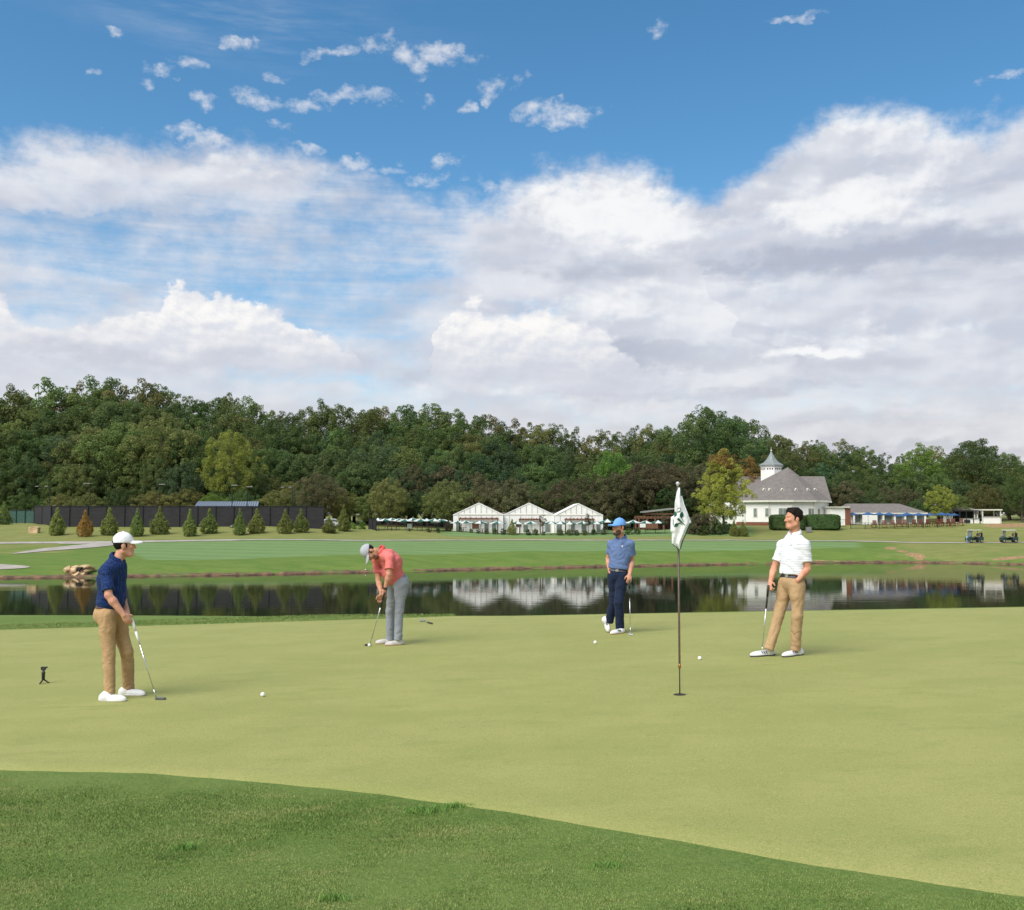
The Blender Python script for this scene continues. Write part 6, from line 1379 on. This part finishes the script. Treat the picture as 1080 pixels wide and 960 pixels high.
cover = t.smooth(add(.92, mul(thin, -1.0), mul(mul(nS, .9), add(.25, thin)), mul(mul(nS2, 1.1), add(.12, thin)), mul(nB, .5), mul(mul(nA, 2.4), thin)), .04, .98)
m1 = mul(m1, cover)
# heaped clouds in front
c2 = curve([(-200, 340), (-40, 322), (0, 316), (22, 342), (60, 345), (105, 330), (150, 322), (172, 298), (200, 289), (232, 300), (262, 316), (296, 330), (318, 352), (345, 375), (380, 420), (430, 440), (462, 372), (478, 322), (505, 308), (530, 326), (565, 318), (600, 332), (630, 352), (660, 396), (690, 440), (1250, 470)])
m2 = mul(t.smooth(add(t.m('SUBTRACT', c2, E), mul(nB, 2.2)), 0.0, .5), t.smooth(E, AE(540, 430)[1], AE(540, 368)[1]))
# edges of the towering clouds inside the bank
c3 = curve([(430, 470), (560, 330), (600, 268), (690, 262), (745, 285), (766, 318), (775, 345), (812, 360), (835, 372), (860, 420), (1250, 470)]); m3 = mul(t.smooth(add(t.m('SUBTRACT', c3, E), mul(nB, 1.4)), 0.0, .45), mul(blob(770, 330, 90, 60), .75))
pf_ = blobs(((157, 62, 30, 8, 1), (205, 54, 30, 8, 1), (270, 98, 24, 13, 1), (320, 104, 24, 9, 1), (212, 102, 20, 9, 1), (395, 38, 28, 14, 1.15), (432, 56, 22, 16, 1.1), (462, 42, 28, 12, 1.1), (375, 94, 40, 9, 1), (530, 80, 15, 18, 1), (556, 76, 9, 10, .95), (500, 99, 13, 8, .95), (598, 117, 32, 14, 1.1), (698, 8, 13, 12, 1), (210, 142, 22, 12, 1), (255, 30, 26, 9, .95), (385, 168, 24, 9, 1), (450, 188, 34, 13, 1), (445, 88, 11, 8, .9), (105, 25, 9, 5, .9), (62, 68, 9, 4, .9), (330, 150, 30, 7, .9), (340, 45, 30, 8, .9), (1050, 75, 30, 8, .8), (860, 12, 40, 6, .75), (290, 62, 20, 8, .85), (350, 92, 22, 8, .9), (180, 128, 18, 7, .8), (130, 74, 12, 7, .85), (415, 175, 30, 9, .85), (480, 168, 26, 9, .85), (520, 190, 22, 8, .85), (500, 48, 14, 8, .8), (640, 108, 18, 7, .75), (300, 128, 24, 7, .8)), 'MAXIMUM')
m4 = mul(t.smooth(add(pf_, mul(nB, 3.0), mul(nz(20, 5, .6, (2, 2, 8)), .8), mul(t.smooth(pf_, .2, .45, -.5, 0), 1.0)), .26, 1.6), .84)
m4 = t.m('MAXIMUM', m4, mul(mul(blob(250, 8, 130, 26), t.smooth(nS, -.12, .2)), .35))
gen = mul(t.smooth(t.noise(t.mapv(tc, (1, 1, 2.2)), 2.2, 8, .58, .3), .42, .62), t.m('MAXIMUM', t.smooth(t.m('ABSOLUTE', A0), 38, 55), t.smooth(E0, 30, 42)))
# light and shade of the clouds
lit = (.86, .875, .90); pale = (.67, .70, .785); grey = (.42, .46, .565)
lerp = lambda a, b_, u: tuple(a[i] + (b_[i] - a[i]) * u for i in range(3))
shade = add(mul(rel, 1.0), .5)
b1 = t.mix(t.smooth(add(shade, mul(nz(1.1, 3, .5, (6, 6, 6), (.8, 1.5, 1)), .8)), .05, .95), rgb(lerp(grey, pale, .66)), rgb(lerp(pale, lit, .45)))
gb = blobs(((900, 272, 230, 17, .95), (720, 376, 140, 13, 1.05), (1000, 300, 120, 20, .45), (600, 272, 120, 12, .55), (1010, 245, 110, 22, .4), (620, 392, 170, 9, .45), (960, 440, 260, 9, .4), (45, 372, 70, 8, .8), (1060, 185, 50, 14, .6), (330, 236, 180, 10, .3), (720, 452, 260, 8, .35), (1010, 385, 140, 10, .3), (440, 395, 120, 10, .3), (300, 400, 160, 10, .3), (660, 412, 200, 8, .35), (950, 474, 190, 8, 1.0), (250, 378, 120, 9, .55), (400, 350, 70, 30, .5), (640, 440, 300, 9, .35), (160, 385, 130, 8, .5), (560, 372, 120, 9, .4), (820, 410, 140, 8, .4)))
b1 = t.mix(mul(t.smooth(add(gb, mul(nS, 1.1)), .2, 1.0), .9), b1, rgb(lerp(grey, pale, .08)))
br_ = blobs(((895, 215, 90, 26, .75), (630, 205, 110, 38, .85), (900, 118, 60, 26, .7), (1000, 150, 90, 30, .35), (870, 371, 60, 7, .9), (680, 235, 80, 24, .4), (640, 325, 130, 34, .5), (930, 350, 130, 18, .45), (240, 175, 110, 18, .3), (540, 420, 140, 14, .3)))
b1 = t.mix(t.smooth(add(br_, mul(nz(2.4, 4, .5), .9), mul(relp, .5)), .20, .85, 0, 1.0), b1, rgb((.92, .925, .935)))
b1 = t.mix(t.smooth(E0, 9.5, 3.5, 0, .4), b1, rgb((.80, .765, .74)))
heap = t.mix(t.smooth(add(relp, .5), .12, .85), rgb(lerp(pale, lit, .35)), rgb((.97, .955, .935))); heap = t.mix(t.smooth(add(E, mul(nB, 2)), AE(540, 405)[1], AE(540, 340)[1], .8, 0), heap, rgb(lerp(grey, pale, .75)))
GAIN = 8.0      # cloud radiance in the sky model's units
def up(c):
    n = t.new('ShaderNodeVectorMath', operation='SCALE'); t.l.new(c, n.inputs[0]); n.inputs[3].default_value = GAIN; return n.outputs[0]
hs = t.new('ShaderNodeHueSaturation'); hs.inputs['Saturation'].default_value = 1.26; hs.inputs['Value'].default_value = 1.22; hs.inputs['Hue'].default_value = .491; t.l.new(sky.outputs[0], hs.inputs['Color'])
c = t.mix(m1, hs.outputs[0], up(b1)); c = t.mix(m4, c, up(t.mix(.5, rgb(pale), rgb(lit)))); c = t.mix(m3, c, up(t.mix(t.smooth(add(relp, .5), .2, .8), rgb(lerp(pale, lit, .55)), rgb(lit)))); c = t.mix(m2, c, up(heap)); c = t.mix(gen, c, up(t.mix(.3, rgb(lit), rgb(pale))))
t.l.new(c, bg.inputs[0]); bg.inputs[1].default_value = .10
sd = bpy.data.lights.new('sun', 'SUN'); so = bpy.data.objects.new('sun', sd); COL.objects.link(so); sd.energy = 3.7; sd.angle = R(48); sd.color = (1, .965, .91)
a_, e_ = R(SUN_AZ), R(SUN_EL); dv = Vector((math.sin(a_) * math.cos(e_), math.cos(a_) * math.cos(e_), math.sin(e_)))
so.rotation_euler = dv.to_track_quat('Z', 'Y').to_euler(); so.location = (-20, -30, 60)
vs = scn.view_settings; vs.view_transform = 'Standard'; vs.look = 'None'; vs.exposure = .34; vs.gamma = 1; vs.use_curve_mapping = False
scn.render.film_transparent = False
cy = scn.cycles
cy.max_bounces = 6; cy.diffuse_bounces = 3; cy.glossy_bounces = 3; cy.transmission_bounces = 4; cy.use_denoising = True
